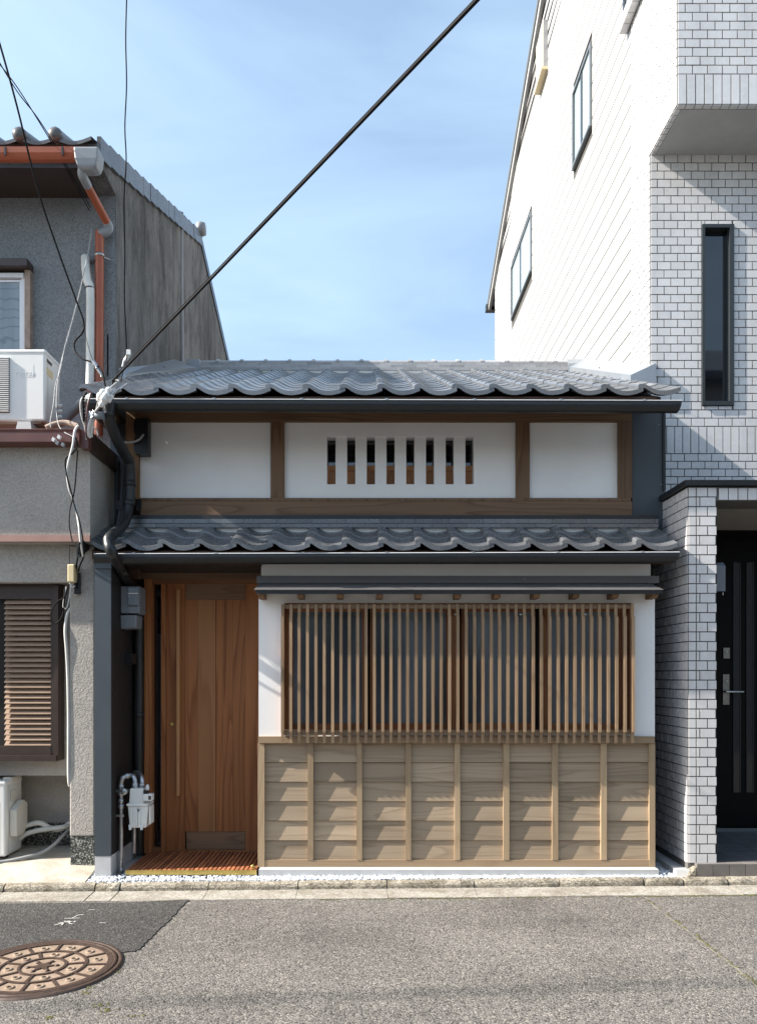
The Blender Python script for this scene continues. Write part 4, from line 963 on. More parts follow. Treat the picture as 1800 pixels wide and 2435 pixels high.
box('recess_wall', -7, wx(165, YPIL)-.0005, YREC, 6.3, zw, zlin-.0005, 'stucco_side', lw); box('low_wall', -7, wx(165, YPIL)-.0005, YLOW, 6.3, .1, zw-.0005, 'stucco_side', lw); box('low_base', -7, wx(165, YPIL)-.0008, YLOW-.012, YLOW-.0005, .1, wz(1957, YLOW), 'terrazzo', lw)
# eaves over the ground floor
ed = part('lower_eaves', S)
build('fascia', MB().prism([(5.33, wz(1055, 5.36)+.006), (5.33, wz(1030, 5.36)), (5.325, wz(1024, 5.36)), (5.345, wz(1021, 5.36)), (5.448, wz(1021, 5.36)-.02), (5.448, wz(1055, 5.36))], 'YZ', -7, wx(192, 5.36)), 'brown_metal', ed)
box('roof_slab', -7, XS+.012, 5.425, 6.62, ztop+.001, ztop+.06, 'brown_metal', ed); box('side_fascia', XS+.001, XS+.02, 5.43, 6.5, ztop-.085, ztop+.055, 'brown_frame', ed)
box('side_fascia', wx(192, 5.36)+.001, XS+.02, 5.36, 5.424, ztop-.08, ztop+.05, 'brown_metal', ed)
box('drip_ledge', -7, XS+.005, YF-.022, YF-.001, wz(1289, YF), wz(1274, YF), 'pale_ledge', S)
# shutter
sh = part('shutter', S); SY = 5.60; xr_ = wx(138, SY); zt_, zb_ = wz(1393, SY), wz(1810, SY)
box('frame', -3.5, xr_, SY+.03, YREC-.0005, zt_, wz(1388, SY)+.02, 'brown_frame', sh); box('frame', wx(128, SY), xr_, SY, YREC-.0005, zb_, zt_-.0005, 'brown_frame', sh); box('frame', wx(119, SY), wx(128, SY)-.0005, SY+.014, YREC-.0005, zb_+.045, zt_-.0005, 'brown_frame', sh)
box('frame', -3.5, xr_-.01, SY-.012, YREC-.0005, zb_-.002, wz(1797, SY), 'brown_frame', sh); box('frame', -3.5, wx(119, SY)-.0005, SY+.012, YREC-.0005, wz(1797, SY)+.0005, wz(1776, SY), 'brown_frame', sh); box('frame', -3.5, wx(119, SY)-.0005, SY+.02, YREC-.0005, wz(1424, SY), zt_-.0005, 'brown_frame', sh)
box('backing', -3.5, wx(119, SY)-.0005, SY+.06, YREC-.0005, wz(1776, SY)+.0005, wz(1424, SY)-.0005, 'interior', sh)
ns = 28; za, zb2 = wz(1776, SY), wz(1424, SY); ph = (zb2-za)/ns
lv = MB().prism([(.0, -.002), (.005, -.004), (.042, .028), (.042, .033), (.036, .034), (.0, .004)], 'YZ', -.70, wx(119, SY)-.003+2.0); lv_me = _mesh('louvre', lv.v, lv.f, lv.sm, M['shutter_slat'])
for i in range(ns): inst('louvre', lv_me, sh, (-2.0, SY+.018, za+ph*i+.006))
# upper storey
uw = part('upper_wall', S); XG, YG = -2.2, 6.60
box('front_wall', -7, XG, YG, YG+.2, ztop, 5.72, 'stucco_blue', uw)
gp = [(YG+.001, 2.4), (YG+.001, 5.70), (6.20, 5.72), (6.20, 5.84), (9.9, 7.26), (12.6, 6.20), (12.6, 2.4)]
build('gable_wall', MB().prism(gp, 'YZ', XG-.15, XG+.004), 'stucco_weathered', uw); box('body', -7, XG-.16, YG+.2, 12.0, 2.6, 5.9, 'interior', uw)
box('soffit', -7, XG-.151, 6.21, YG, 5.68, 5.715, 'brown_frame', uw); box('eave_board', -7, XG-.151, 6.20, 6.24, 5.716, 5.80, 'stucco_blue', uw)
tr = part('roof', S)
def gl(y): return 5.86+(y-6.2)*.3838 if y < 9.9 else 7.28-(y-9.9)*.40
build('roof_body', MB().prism([(6.16, gl(6.16)), (9.9, gl(9.9)), (12.7, gl(12.7)), (12.7, gl(12.7)-.06), (9.9, gl(9.9)-.06), (6.16, gl(6.16)-.05)], 'YZ', -7, XG+.01), 'kawara_old', tr)
for i in range(16):
    y0_ = 6.13+i*.235; y1_ = y0_+.25; a0, a1 = gl(y0_)+.018, gl(y1_)-.002
    build('verge_tile', MB().prism([(y0_, a0-.135), (y1_, a1-.135), (y1_, a1+.03), (y0_, a0+.032)], 'YZ', XG+.005, XG+.035+random.uniform(-.003,.004)), 'kawara_old', tr)
build('verge_cover', MB().prism([(9.9, gl(9.9)-.10), (12.7, gl(12.7)-.10), (12.7, gl(12.7)+.02), (9.9, gl(9.9)+.02)], 'YZ', XG+.004, XG+.02), 'dark_frame', tr)
build('ridge_end', MB().lathe([(.0001, -.05), (.08, -.05), (.09, 0), (.075, .05), (.0001, .055)], (XG+.03, 9.86, gl(9.9)+.06), 'X', 20), 'kawara_end', tr)
for k in range(3):
    xc = wx(135, 6.12)-k*.288; build('roll_tile', MB().tube([(xc, 6.10, gl(6.1)+.05), (xc, 6.8, gl(6.8)+.05)], .055, 12).ball((xc, 6.09, gl(6.1)+.05), (.058,.04,.058), 2), 'kawara_old', tr)
for k in range(4):
    xc = wx(135, 6.12)+.144-k*.288; pts = [(xc-.144+.288*j/8, gl(6.1)+.035-.04*math.sin(math.pi*j/8)) for j in range(9)]
    vs = [(x_, 6.09, z2) for x_, z2 in pts]+[(x_, 6.09, z2-.03) for x_, z2 in pts]+[(x_, 6.9, z2+.8*.3838) for x_, z2 in pts]
    build('pan_tile', MB().add(vs, [(j, j+1, 10+j, 9+j) for j in range(8)]+[(j, j+1, 19+j, 18+j) for j in range(8)]), 'kawara_old', tr)
# rain gutter, hopper and drainpipes
rg = part('drainpipe', S)
build('gutter', MB().prism([(6.00+.055*(1-math.cos(math.pi*k/8)), wz(347, 6.0)-.085*math.sin(math.pi*k/8)**.7) for k in range(9)], 'YZ', -7, wx(178, 6.0)), 'orange_pipe', rg)
for q_ in (12, 148): box('gutter_strap', wx(q_, 6.0), wx(q_+4, 6.0), 5.985, 5.997, wz(370, 6.0), wz(350, 6.0), 'dark_frame', rg)
hp = [P(q_, 0, 5.98)[0] for q_ in (174, 232)]
hz = wz(345, 5.98); mb = MB(); rr_ = lambda w, d, z2: [(sum(hp)/2-w/2, 6.06-d/2, z2), (sum(hp)/2+w/2, 6.06-d/2, z2), (sum(hp)/2+w/2, 6.06+d/2, z2), (sum(hp)/2-w/2, 6.06+d/2, z2)]
st_ = [rr_(.20, .15, hz), rr_(.195, .15, hz-.02), rr_(.185, .14, hz-.09), rr_(.15, .12, hz-.145), rr_(.08, .08, hz-.165)]; vs = [p for s2 in st_ for p in s2]
mb.add(vs, [(i*4+j, i*4+(j+1) % 4, (i+1)*4+(j+1) % 4, (i+1)*4+j) for i in range(4) for j in range(4)]+[(0,1,2,3), (16,17,18,19)]); build('hopper', mb, 'pipe_grey', rg, bevel=.012)
build('elbow', MB().tube(smooth_path([P(197,398,6.06), P(196,415,6.08), P(202,428,6.14), P(208,440,6.2)], 5), .037, 14), 'pipe_grey', rg)
build('pipe', MB().tube([P(206,437,6.19), P(257,533,6.52)], .034, 14), 'orange_pipe', rg); build('elbow', MB().tube(smooth_path([P(253,526,6.5), P(259,540,6.53), P(252,550,6.53), P(236,556,6.53)], 5), .038, 14), 'pipe_grey', rg)
build('pipe', MB().tube([P(237,550,6.53), P(236,800,6.53), P(235,1035,6.53)], .036, 16), 'orange_pipe', rg)
build('pipe_clamp', MB().lathe([(.037,-.012),(.041,-.012),(.041,.012),(.037,.012)], P(237,607,6.53), 'Z', 16).tube([P(247,611,6.52), P(262,617,6.58)], .005, 6), 'galvanised', rg)
wp_ = part('conduit', S)
build('pipe', MB().tube(smooth_path([P(203,612,6.55), P(204,640,6.5), P(209,670,6.5), P(215,690,6.5), P(215,800,6.5), P(214,930,6.5)], 4), .036, 14), 'pipe_white', wp_); build('pipe_seal', MB().ball(P(208,616,6.58), (.07,.03,.035), 2), 'kawara_end', wp_)
for yy in (685,): build('pipe_tie', MB().lathe([(.037,-.006),(.0385,0),(.037,.006)], P(214,685,6.5), 'Z', 14), 'black_plastic', wp_)
build('gable_pipe', MB().tube([P(431,505,8.9), P(430,650,8.9), P(433,872,8.9)], .028, 10), 'kawara_end', S)
# upstairs window
uwn = part('window', S); Yw = 6.57
B2 = lambda nm, a, b2, ya, yb, d0, d1, m_: box(nm, wx(a, Yw), wx(b2, Yw), Yw-d0, Yw+d1, wz(yb, Yw), wz(ya, Yw), m_, uwn)
B2('header', -120, 76, 628, 645, .10, .03, 'brown_frame'); B2('jamb', 62, 75, 645.3, 832, .03, .03, 'old_wood'); B2('outer_frame', 50, 62, 652, 832, .0, .03, 'aluminium_white'); B2('head_rail', -120, 58, 651, 661, .02, .029, 'aluminium_white'); B2('sash_rail', -120, 50, 664, 669, -.005, .029, 'aluminium_white'); B2('sash_stile', 46, 54, 669.2, 832, -.004, .028, 'aluminium_white')
B2('pane', -120, 46.5, 669, 832, -.012, .02, 'glass_curtain')
#STUCCO_END

# ================================================================== HOUSES ACROSS THE STREET (behind the camera, mirrored in panes)
def opposite(x0, x1, yfr, h, ridge, wallm, label):
    o = thing('opposite_house', ((x0+x1)/2, yfr-3, 0), label, 'house'); d = 7.0
    box('wall', x0, x1, yfr-d, yfr, 0, h, wallm, o)
    build('roof', MB().prism([(yfr+.35, h-.05), (yfr-d/2, h+ridge), (yfr-d-.35, h-.05), (yfr-d-.35, h-.2), (yfr+.35, h-.2)], 'YZ', x0-.1, x1+.1), 'kawara_old', o)
    for zz in ((0.9, h-2.0) if h > 5 else (0.9,)):
        n_ = max(1, int((x1-x0)/2.2))
        for k in range(n_):
            xa = x0+.5+k*(x1-x0-.6)/n_; f = part('window', o)
            box('frame', xa, xa+1.3, yfr+.001, yfr+.05, zz, zz+1.1, 'dark_frame', f); box('pane', xa+.06, xa+1.24, yfr+.051, yfr+.06, zz+.06, zz+1.04, 'glass_dark', f)
    return o
opposite(-13.0, -6.4, -4.0, 4.3, 1.2, 'stucco_warm', 'brown stucco house across the street, far along to the west')
opposite(-6.2, -1.2, -4.0, 4.2, 1.2, 'soffit_grey', 'grey rendered house across the street, next to the siding house')
opposite(-1.0, 4.6, -4.0, 4.4, 1.2, 'stucco_side', 'tan stucco house across the street, facing the townhouse')
opposite(4.8, 11.0, -2.2, 7.6, 2.0, 'siding_white', 'tall white house across the street mirrored in the slit window')

# ================================================================== AIR CONDITIONERS
def lettering(text, size, loc, mat, parent, depth=.002):
    cu = bpy.data.curves.new('lettering', 'FONT'); cu.body = text; cu.size = size; cu.extrude = depth; cu.align_x = 'CENTER'
    tmp = bpy.data.objects.new('lettering_tmp', cu); COL.objects.link(tmp)
    dg = bpy.context.evaluated_depsgraph_get(); me = bpy.data.meshes.new_from_object(tmp.evaluated_get(dg)); bpy.data.objects.remove(tmp)
    me.materials.clear(); me.materials.append(M[mat]); o = bpy.data.objects.new('lettering', me); link(o, parent, loc); o.rotation_euler = (R(90), 0, 0); return o
def air_con(xr, yfr, z0, w, h, d, label, grille_x):
    a = thing('air_conditioner', (xr-w/2, yfr+d/2, z0), label, 'air conditioner')
    build('casing', MB().box(xr-w, xr, yfr, yfr+d, z0, z0+h), 'white_plastic', a, bevel=.014)
    box('top_panel', xr-w-.004, xr+.004, yfr-.004, yfr+d, z0+h-.028, z0+h+.004, 'white_plastic', a, bevel=.01)
    gx1 = grille_x; gx0 = xr-w+.05; gz0, gz1 = z0+.06, z0+h-.06
    box('fan_recess', gx0, gx1, yfr-.004, yfr-.0005, gz0, gz1, 'interior', a); n_ = 27
    gl_ = MB().box(-(gx1-gx0)/2, (gx1-gx0)/2, -.014, 0, -.0030, .0030); me = _mesh('grille_bar', gl_.v, gl_.f, gl_.sm, M['white_plastic'])
    for i in range(n_): inst('grille_bar', me, a, ((gx0+gx1)/2, yfr-.0045, gz0+(i+.5)*(gz1-gz0)/n_))
    box('side_seam', xr+.0003, xr+.0012, yfr+.05, yfr+.053, z0+.02, z0+h-.03, 'grey_plastic', a)
    return a
ya, za_ = 5.70, wz(1000, 5.70)
ac1 = air_con(wx(107, ya), ya, za_, .78, .535, .28, 'white outdoor unit on the stucco house eaves beside the tangled wires', wx(23, ya))
lettering('FUJITSU', .040, (wx(59, ya), ya-.0005, wz(893, ya)), 'white_plastic', ac1)
box('badge', wx(40, ya), wx(80, ya), ya-.0009, ya-.0003, wz(897, ya), wz(866, ya), 'white_plastic', ac1)
xr1 = wx(107, ya)
box('side_label', xr1+.0005, xr1+.002, ya+.03, ya+.12, wz(856, ya), wz(848, ya), 'brown_frame', ac1); box('side_label', xr1+.0005, xr1+.002, ya+.03, ya+.14, wz(886, ya), wz(868, ya), 'beige_box', ac1)
build('base_tray', MB().prism([(xr1-.76, za_), (xr1-.03, za_), (xr1-.05, za_-.012), (xr1-.74, za_-.012)], 'XZ', ya+.03, ya+.25), 'shutter_slat', ac1)
for q_ in (60, -160):
    xf = wx(q_, 5.70); b_ = MB().hexa([(xf-.075,5.66,ztop+.061),(xf+.075,5.66,ztop+.061),(xf+.075,6.1,ztop+.061),(xf-.075,6.1,ztop+.061),(xf-.048,5.68,za_-.013),(xf+.048,5.68,za_-.013),(xf+.048,6.1,za_-.013),(xf-.048,6.1,za_-.013)]); ft = build('foot_block', b_, 'concrete_new', ac1)
for k in range(3): build('pipe_valve', MB().lathe([(.012, 0), (.016, .005), (.016, .03), (.009, .04)], (xr1+.003, ya+.22, wz(940+k*14, ya)), 'X', 12), 'white_plastic', ac1)
y2, z2_ = 5.62, .142
ac2 = air_con(wx(13, y2), y2, z2_+.02, .78, .56, .27, 'cream outdoor unit in the recess under the shuttered window', wx(-40, y2))
xr2_ = wx(13, y2)
build('valve_cover', MB().prism([(5.68, .30), (5.80, .30), (5.86, .35), (5.86, .52), (5.80, .56), (5.68, .50)], 'YZ', xr2_+.005, xr2_+.055), 'cream_plastic', ac2, bevel=.008)
box('side_panel', xr2_+.005, xr2_+.009, 5.69, 5.78, .56, .64, 'cream_plastic', ac2)
for yy in (5.66, 5.82): box('foot_block', xr2_-.5, xr2_-.02, yy, yy+.05, .12, z2_+.019, 'black_plastic', ac2)
build('corner_cap', MB().box(xr2_-.06, xr2_+.008, 5.70, 5.86, z2_+.56, z2_+.60), 'cream_plastic', ac2, bevel=.006)
def hose(name, pts, r_, mat, label, cat, n=10, k=6, group=None, parent=None):
    o = build(name, MB().tube(smooth_path(pts, k), r_, n), mat, parent)
    return tag(o, label, cat, group) if parent is None else o
hose('coolant_pipe', [P(47,1972,5.84), P(70,1962,5.86), P(95,1958,5.88), P(120,1970,5.90), P(142,1973,5.90), P(166,1958,5.93)], .020, 'pipe_white', 'upper white wrapped pipe arching from the cream outdoor unit', 'pipe')
hose('coolant_pipe', [P(46,1996,5.84), P(62,1984,5.85), P(90,1976,5.87), P(125,1971,5.87), P(150,1968,5.88), P(168,1962,5.94)], .020, 'pipe_white', 'lower white wrapped pipe running straight from the cream outdoor unit', 'pipe')
hose('drain_hose', [P(-6,2052,5.56), P(10,2050,5.58), P(50,2042,5.62), P(95,2030,5.68), P(125,2012,5.74), P(150,1988,5.82), P(168,1970,5.92)], .013, 'cable_grey', 'thin grey drain hose lying on the concrete forecourt', 'hose')
hose('wall_conduit', [P(167,1448,5.60), P(159,1465,5.56), P(155,1500,5.54), P(158,1545,5.54), P(161,1600,5.545), P(163,1700,5.545), P(163,1840,5.545), P(166,1870,5.56)], .0105, 'pipe_white', 'white flexible conduit bulging along the stucco pillar edge', 'conduit')
hose('copper_duct', [P(110,1018,5.50), P(135,1008,5.52), P(160,1006,5.52), P(185,1014,5.50)], .022, 'old_wood', 'short tan wrapped duct lying on the brown eaves', 'pipe')
hose('duct_hose', [P(120,1015,5.95), P(150,1000,5.95), P(178,975,5.9), P(198,955,5.8), P(222,945,5.72)], .036, 'pipe_grey', 'thick grey duct hose behind the wires, below the roof corner', 'pipe')

# ================================================================== GAS METER
gm = thing('gas_meter', (wx(322, 5.6), 5.58, .05), 'white gas meter hung on galvanised pipes beside the wooden door', 'gas meter')
yg = 5.56; zg = lambda py, Y=yg: wz(py, Y); gx_ = lambda px, Y=yg: wx(px, Y)
build('riser_pipe', MB().tube([(gx_(288), yg, .05), (gx_(288), yg, zg(1880))], .0155, 14), 'galvanised', gm)
build('pipe_arch', MB().tube(smooth_path([P(288,1882,yg), P(288,1866,yg), P(291,1852,yg), P(302,1846,yg+.02), P(311,1845,yg+.03), P(318,1849,yg+.02), P(321,1860,yg+.01), P(321,1880,yg)], 5), .018, 14), 'galvanised', gm)
build('pipe_arch', MB().tube(smooth_path([P(338,1882,yg+.03), P(338,1858,yg+.04), P(335,1845,yg+.07), P(326,1838,yg+.12), P(320,1840,yg+.17), P(319,1860,yg+.18), P(319,2030,yg+.18)], 5), .017, 14), 'galvanised', gm)
for p_, r_, a_ in ((P(288,1871,yg), .023, 'Z'), (P(288,1888,yg), .026, 'Z'), (P(288,1905,yg), .022, 'Z'), (P(288,1918,yg), .023, 'Z'), (P(321,1868,yg+.01), .023, 'Z'), (P(338,1868,yg+.03), .022, 'Z'), (P(302,1846,yg+.02), .022, 'X'), (P(288,2070,yg), .019, 'Z')):
    build('pipe_collar', MB().lathe([(r_-.006, -.016), (r_, -.013), (r_, .013), (r_-.006, .016)], p_, a_, 12), 'galvanised', gm)
build('valve', MB().tube([P(276,1882,yg), P(305,1882,yg-.01)], .014, 12), 'galvanised', gm); build('valve_knob', MB().lathe([(.0001, -.034), (.022, -.034), (.025, -.026), (.025, -.012), (.012, -.008), (.012, 0)], P(297,1882,yg-.012), 'Y', 16), 'galvanised', gm)
bd = part('meter_body', gm)
def taper(xa, xb, ya_, yb_, xa2, xb2, y0, y1, za, zb): return MB().hexa([(xa2,y0,za),(xb2,y0,za),(xb2,y1,za),(xa2,y1,za),(xa,y0,zb),(xb,y0,zb),(xb,y1,zb),(xa,y1,zb)])
y0, y1 = 5.535, 5.64
X_ = lambda q_: wx(q_, y0); Z_ = lambda q_: wz(q_, y0)
build('upper_case', taper(X_(308), X_(340), 0, 0, X_(306), X_(341), y0+.004, y1+.02, Z_(1914), Z_(1876)), 'white_plastic', bd, bevel=.008)
build('flange', MB().box(X_(302), X_(352), y0-.008, y1+.04, Z_(1917), Z_(1912)), 'white_plastic', bd)
build('lower_case', taper(X_(303), X_(352), 0, 0, X_(308), X_(347), y0, y1+.035, Z_(1970), Z_(1917.3)), 'white_plastic', bd, bevel=.010)
for q_ in (311, 323, 330): build('case_rib', MB().box(X_(q_), X_(q_+4), y0-.008, y0-.0005, Z_(1966), Z_(1920)), 'white_plastic', bd)
for q_ in (308, 335): build('case_lug', MB().hexa([(X_(q_),y0-.01,Z_(1974)),(X_(q_+4),y0-.01,Z_(1974)),(X_(q_+4),y0+.02,Z_(1974)),(X_(q_),y0+.02,Z_(1974)),(X_(q_-2),y0-.006,Z_(1962)),(X_(q_+6),y0-.006,Z_(1962)),(X_(q_+6),y0+.02,Z_(1962)),(X_(q_-2),y0+.02,Z_(1962))]), 'white_plastic', bd)
build('side_cover', MB().box(X_(352.5), X_(357), y0+.01, y1, Z_(1962), Z_(1918)), 'white_plastic', bd, bevel=.006)
build('display_case', MB().box(X_(341), X_(362), y0-.01, y0+.05, Z_(1905), Z_(1889)), 'white_plastic', bd, bevel=.003); build('display_window', MB().box(X_(354), X_(360), y0-.0125, y0-.0105, Z_(1902), Z_(1893)), 'brown_frame', bd)
build('antenna_cap', MB().ball((X_(348), y0+.03, Z_(1876)), (.014, .014, .028), 2), 'white_plastic', bd); build('black_socket', MB().box(X_(341.5), X_(351), y0+.004, y0+.03, Z_(1888.7), Z_(1881)), 'black_plastic', bd)
build('meter_plate', MB().box(X_(327), X_(333), y0-.0105, y0-.0085, Z_(1930), Z_(1924)), 'grey_plastic', bd)
build('wall_strap', MB().box(SX-.0, gx_(297), yg-.022, yg-.018, zg(1942), zg(1937)), 'galvanised', gm)

# ================================================================== ELECTRIC METER
em = thing('electric_meter', (SX+.08, 5.75, wz(1495, 5.7)), 'grey electricity meter boxes on the dark wall by the door', 'meter')
ye_ = 5.64; Xe = lambda q_: wx(q_, ye_); Ze = lambda q_: wz(q_, ye_)
build('meter_case', MB().box(SX+.002, Xe(332), ye_, ye_+.16, Ze(1459), Ze(1394)), 'grey_plastic', em, bevel=.008)
build('meter_cover', MB().box(Xe(306), Xe(331), ye_-.022, ye_-.001, Ze(1440), Ze(1397)), 'grey_plastic', em, bevel=.006); build('meter_window', MB().box(Xe(308), Xe(329), ye_-.026, ye_-.0225, Ze(1408), Ze(1399)), 'glass_frosted', em); build('meter_lip', MB().box(Xe(306), Xe(331), ye_-.026, ye_-.0225, Ze(1413), Ze(1411)), 'white_plastic', em)
for q_ in (1419, 1433): build('cover_screw', MB().ball((Xe(308.5), ye_-.023, Ze(q_)), .005, 1), 'steel', em)
build('terminal_box', MB().box(Xe(307), Xe(328), ye_-.006, ye_-.001, Ze(1458), Ze(1443)), 'kawara_end', em)
build('breaker_case', MB().hexa([(SX+.002,ye_,Ze(1496)),(Xe(324),ye_,Ze(1494)),(Xe(324),ye_+.14,Ze(1494)),(SX+.002,ye_+.14,Ze(1496)),(SX+.002,ye_-.01,Ze(1463)),(Xe(326),ye_-.01,Ze(1463)),(Xe(326),ye_+.14,Ze(1463)),(SX+.002,ye_+.14,Ze(1463))]), 'grey_plastic', em, bevel=.008)
build('dark_box', MB().box(SX+.002, SX+.06, 5.75, 5.84, wz(1580, 5.8), wz(1555, 5.8)), 'black_plastic', em)

# ================================================================== WIRES
def wire(pts, r_, mat, label, k=8, n=8, twist=0, name='cable'):
    path = smooth_path(pts, k)
    if not twist: mb = MB().tube(path, r_, n)
    else:
        mb = MB(); fine = smooth_path(path, 4)
        for s_ in range(2):
            q_ = []
            for i, p in enumerate(fine):
                a = i*twist + math.pi*s_; q_.append(p+Vector((math.cos(a), math.sin(a)*.5, math.sin(a)))*r_*1.0)
            mb.tube(q_, r_, 6)
    return tag(build(name, mb, mat, None), label, 'cable')
A = Vector(P(268, 905, 5.22)); Bp = Vector(P(1125, -10, 2.7)); ext = Bp+(Bp-A)*1.6
def sag(a, b2, s_, n_=16): return [a.lerp(b2, i/n_)-Vector((0,0,s_*4*(i/n_)*(1-i/n_))) for i in range(n_+1)]
span = sag(A, ext, .03, 20)
wire(span, .0072, 'cable_black', 'thick black overhead cable crossing the sky down to the roof corner', 3, 8, name='overhead_cable')
wire([v_+Vector((.006,0,.006)) for v_ in sag(A+Vector((.03,0,.05)), ext, .028, 20)], .0026, 'cable_black', 'thin support wire running just above the thick overhead cable', 2, 6, name='support_wire')
wire([P(-12,75,4.4), P(0,105,4.45), P(40,250,4.62), P(90,450,4.9), P(140,600,5.1), P(180,710,5.22), P(199,765,5.26), P(196,790,5.27), P(178,812,5.28), P(179,835,5.28), P(195,852,5.26), P(222,862,5.24), P(238,875,5.22), P(246,895,5.20), P(250,918,5.20)], .0062, 'cable_black', 'black cable from the upper left sky looping beside the orange pipe')
wire([P(196,770,5.27), P(215,840,5.25), P(226,866,5.24)], .002, 'cable_black', 'hair thin wire bracing the looped black cable', name='support_wire')
for c_, (px, py) in enumerate(((226,864), (238,884))): tag(build('cable_clamp', MB().tube([P(px-5,py-6,5.225), P(px+5,py+8,5.225)], .012, 8).ball(P(px+4,py+11,5.22), .011, 1), 'galvanised', None), ('upper' if c_ == 0 else 'lower')+' metal clamp on the looped black cable by the orange pipe', 'clamp')
wire([P(-10,132,5.3), P(40,215,5.6), P(90,280,5.9), P(140,360,6.1), P(215,492,6.45)], .004, 'cable_black', 'first of two thin wires slanting to the stucco house eaves')
wire([P(-10,140,5.3), P(40,205,5.6), P(100,300,5.9), P(150,385,6.1), P(213,500,6.45)], .004, 'cable_black', 'second thin wire slanting to the stucco house eaves, slightly kinked')
wire([P(302,-30,5.9), P(299,90,5.95), P(301,200,6.0), P(297,300,6.05), P(300,380,6.1), P(295,480,6.2), P(297,600,6.25), P(296,700,6.3), P(300,800,6.3), P(301,835,6.3)], .0055, 'cable_black', 'black cable hanging straight down past the weathered gable')
tag(build('cable_clamp', MB().tube([P(308,838,6.28), P(298,858,6.28)], .016, 6).box(*(sorted((wx(303,6.28), wx(312,6.28)))), 6.25, 6.27, wz(846,6.28), wz(834,6.28)).tube([P(296,852,6.28), P(291,872,6.28)], .008, 6), 'ceramic', None), 'white clamp at the foot of the straight hanging cable', 'clamp')
wire([P(301,842,6.27), P(301,862,6.2), P(292,885,6.0), P(288,905,5.8)], .005, 'cable_black', 'short black tail below the white clamp on the roof')
wire([P(218,545,6.4), P(210,600,6.35), P(190,690,6.1), P(172,760,5.95), P(155,820,5.7), P(143,880,5.6), P(132,915,5.55), P(127,960,5.5), P(120,1000,5.42), P(121,1016,5.40)], .0021, 'cable_grey', 'twisted silver wire pair hanging in front of the outdoor unit', 5, 6, twist=.55)
wire([P(218,545,6.4), P(205,620,6.3), P(185,715,6.1), P(165,790,5.9), P(148,850,5.7), P(138,900,5.6), P(134,960,5.52), P(138,1005,5.42), P(150,1025,5.34), P(172,1038,5.30), P(178,1048,5.29)], .0032, 'cable_grey', 'grey wire drooping beside the twisted silver pair')
wire([P(186,1012,5.36), P(178,1025,5.30), P(173,1060,5.29), P(163,1100,5.30), P(160,1130,5.32), P(165,1165,5.34), P(172,1180,5.35), P(182,1215,5.34), P(188,1250,5.30), P(192,1290,5.30), P(198,1322,5.36)], .0085, 'cable_white', 'thick pale cable running down the stucco corner')
wire([P(180,1040,5.30), P(184,1060,5.29), P(172,1078,5.29), P(156,1092,5.30), P(158,1125,5.31), P(168,1165,5.33), P(178,1205,5.33), P(190,1245,5.29), P(198,1290,5.29), P(199,1322,5.36), P(190,1345,5.45), P(186,1360,5.50)], .0055, 'cable_black', 'black cable looping round the thick pale cable', )
wire([P(185,1070,5.30), P(182,1110,5.31), P(178,1160,5.33), P(172,1190,5.34), P(166,1215,5.34), P(165,1250,5.31), P(172,1288,5.29)], .0045, 'cable_black', 'slim black wire bowed along the upper stucco wall')
wire([P(190,1290,5.29), P(184,1330,5.40), P(181,1355,5.49), P(182,1400,5.50)], .006, 'cable_black', 'black cable end dropping to the beige junction box')
wire([P(200,940,5.30), P(192,955,5.28), P(193,985,5.30), P(203,1020,5.33), P(205,1045,5.36)], .0055, 'cable_white', 'white wire bending down at the eaves corner')
wire([P(216,935,5.28), P(209,960,5.27), P(206,990,5.28), P(204,1020,5.31), P(206,1042,5.34)], .0055, 'brown_metal', 'reddish wire bending down at the eaves corner')
wire([P(204,935,5.29), P(198,950,5.28), P(199,980,5.28), P(200,1000,5.29)], .006, 'cable_black', 'striped black wire end hanging at the eaves corner', 5, 6, twist=.5)
wire([P(222,985,5.30), P(214,1005,5.30), P(210,1030,5.33), P(215,1040,5.35)], .012, 'cable_white', 'pale grey tube end curling below the insulators')
wire([P(228,985,5.31), P(221,1005,5.31), P(217,1030,5.34), P(218,1038,5.36)], .010, 'cable_white', 'second pale tube end below the insulators')
wire([P(212,1012,5.34), P(228,1020,5.34), P(233,1035,5.36)], .005, 'cable_white', 'small white wire hook above the dark side fascia')
wire([P(272,990,5.75), P(276,1020,5.78), P(290,1048,5.80), P(310,1052,5.80), P(330,1046,5.79), P(341,1033,5.80)], .0085, 'cable_grey', 'grey cable sagging from the downpipe to the black vent')
wire([P(250,930,5.22), P(235,955,5.25), P(228,985,5.28)], .008, 'cable_grey', 'grey rod cable under the white insulators')
wire([P(163,1390,5.48), P(152,1420,5.47), P(135,1432,5.46), P(122,1455,5.46), P(122,1475,5.46), P(132,1483,5.46), P(146,1470,5.46), P(152,1445,5.47), P(153,1400,5.48)], .005, 'cable_black', 'black wire loop hanging in front of the shutter')
wire([P(168,1392,5.48), P(165,1420,5.48), P(158,1446,5.48), P(150,1440,5.48), P(158,1395,5.48)], .004, 'cable_white', 'small white wire loop below the beige junction box')
jb = thing('junction_box', P(170, 1385, 5.5), 'small beige junction box on the stucco pillar corner', 'junction box')
build('cover', MB().box(wx(161,5.46), wx(178,5.46), 5.45, 5.525, wz(1385,5.46), wz(1342,5.46)), 'beige_box', jb, bevel=.008); build('back_plate', MB().box(wx(176,5.5), wx(188,5.5), 5.505, 5.535, wz(1412,5.5), wz(1362,5.5)), 'black_plastic', jb); build('clip', MB().tube([P(165,1386,5.48), P(172,1398,5.47), P(178,1394,5.48)], .005, 6), 'steel', jb)
ins = thing('insulator_cluster', P(250, 945, 5.25), 'cluster of white ceramic insulators at the roof corner', 'insulator')
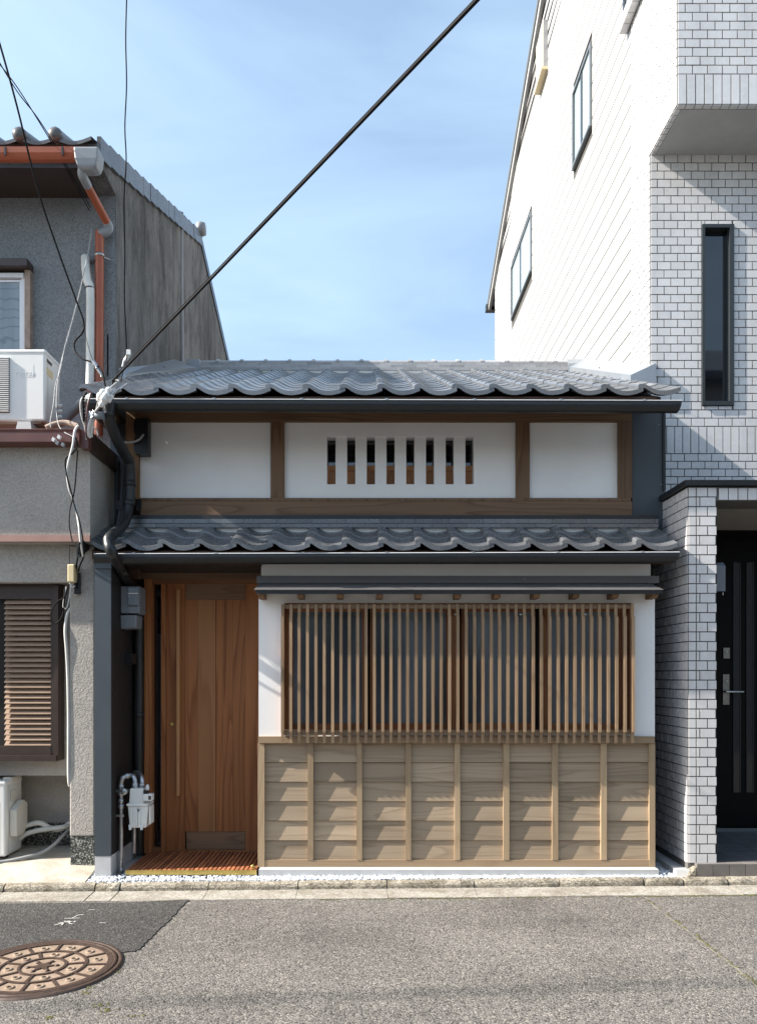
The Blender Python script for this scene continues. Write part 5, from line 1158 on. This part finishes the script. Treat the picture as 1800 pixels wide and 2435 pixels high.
for px, py, Y_, r_ in ((243,938,5.20,.030), (250,944,5.18,.026), (256,932,5.20,.026), (245,957,5.19,.022), (268,934,5.22,.020), (240,945,5.22,.024), (262,948,5.20,.018)):
    build('insulator', MB().tube([P(px-3,py+4,Y_), P(px+3,py-4,Y_)], [r_*.8, r_*.8], 12).ball(P(px-3,py+4,Y_), r_, 2).ball(P(px+3,py-4,Y_), r_*.95, 2), 'ceramic', ins)
build('spike', MB().tube([P(238,965,5.22), P(226,980,5.26)], .009, 8), 'galvanised', ins)
build('tension_clamp', MB().tube([P(262,940,5.20), P(292,918,5.22)], .010, 8), 'galvanised', ins); build('tension_clamp', MB().tube([P(286,925,5.20), P(302,912,5.22)], .006, 6), 'steel', ins)
build('bracket', MB().box(wx(214,5.28), wx(240,5.28), 5.27, 5.30, wz(990,5.28), wz(980,5.28)), 'galvanised', ins); build('bracket_bolt', MB().tube([P(214,978,5.27), P(222,992,5.26)], .008, 8).tube([P(222,976,5.27), P(218,994,5.26)], .006, 8), 'steel', ins); build('pipe_saddle', MB().lathe([(.022,-.03),(.026,-.03),(.026,.03),(.022,.03)], P(237,988,5.28), 'X', 14), 'grey_plastic', ins)
for i_ in range(3):
    wire([A+Vector((0,0,.0)), Vector(P(282-8*i_, 905+6*i_, 5.21)), Vector(P(262-8*i_, 922+5*i_, 5.19)), Vector(P(256-7*i_, 940, 5.18))], .0042, 'cable_black' if i_ else 'cable_white', ['white wire splaying from the cable end to the insulators', 'upper black wire splaying from the cable end', 'lower black wire splaying from the cable end'][i_])
for i_, (px, py) in enumerate(((128,1044), (141,1038), (137,1052), (150,1056))):
    tag(build('wire_connector', MB().hexa([(wx(px-4,5.30),5.285,wz(py+4,5.3)),(wx(px+2,5.30),5.285,wz(py+8,5.3)),(wx(px+2,5.30),5.31,wz(py+8,5.3)),(wx(px-4,5.30),5.31,wz(py+4,5.3)),(wx(px-1,5.30),5.285,wz(py-4,5.3)),(wx(px+5,5.30),5.285,wz(py),5.3)[:3] if False else (wx(px+5,5.30),5.285,wz(py,5.3)),(wx(px+5,5.30),5.31,wz(py,5.3)),(wx(px-1,5.30),5.31,wz(py-4,5.3))]), 'ceramic' if i_ < 2 else 'grey_plastic', None), ['white wire connector farthest from the thick pale cable', 'upright white wire connector on the brown fascia', 'grey wire connector between two others on the fascia', 'grey wire connector nearest the thick pale cable'][i_], 'connector')
# street cable above the frame whose soft shadow lies on the road
s0 = Vector((-34.0, 0.08, 9.2)); s1 = Vector((9.0, 3.6, 9.2))
tag(build('street_cable', MB().tube(sag(s0, s1, .25, 12), .016, 8), 'cable_black', None), 'bundled street cable overhead whose shadow crosses the asphalt', 'cable')
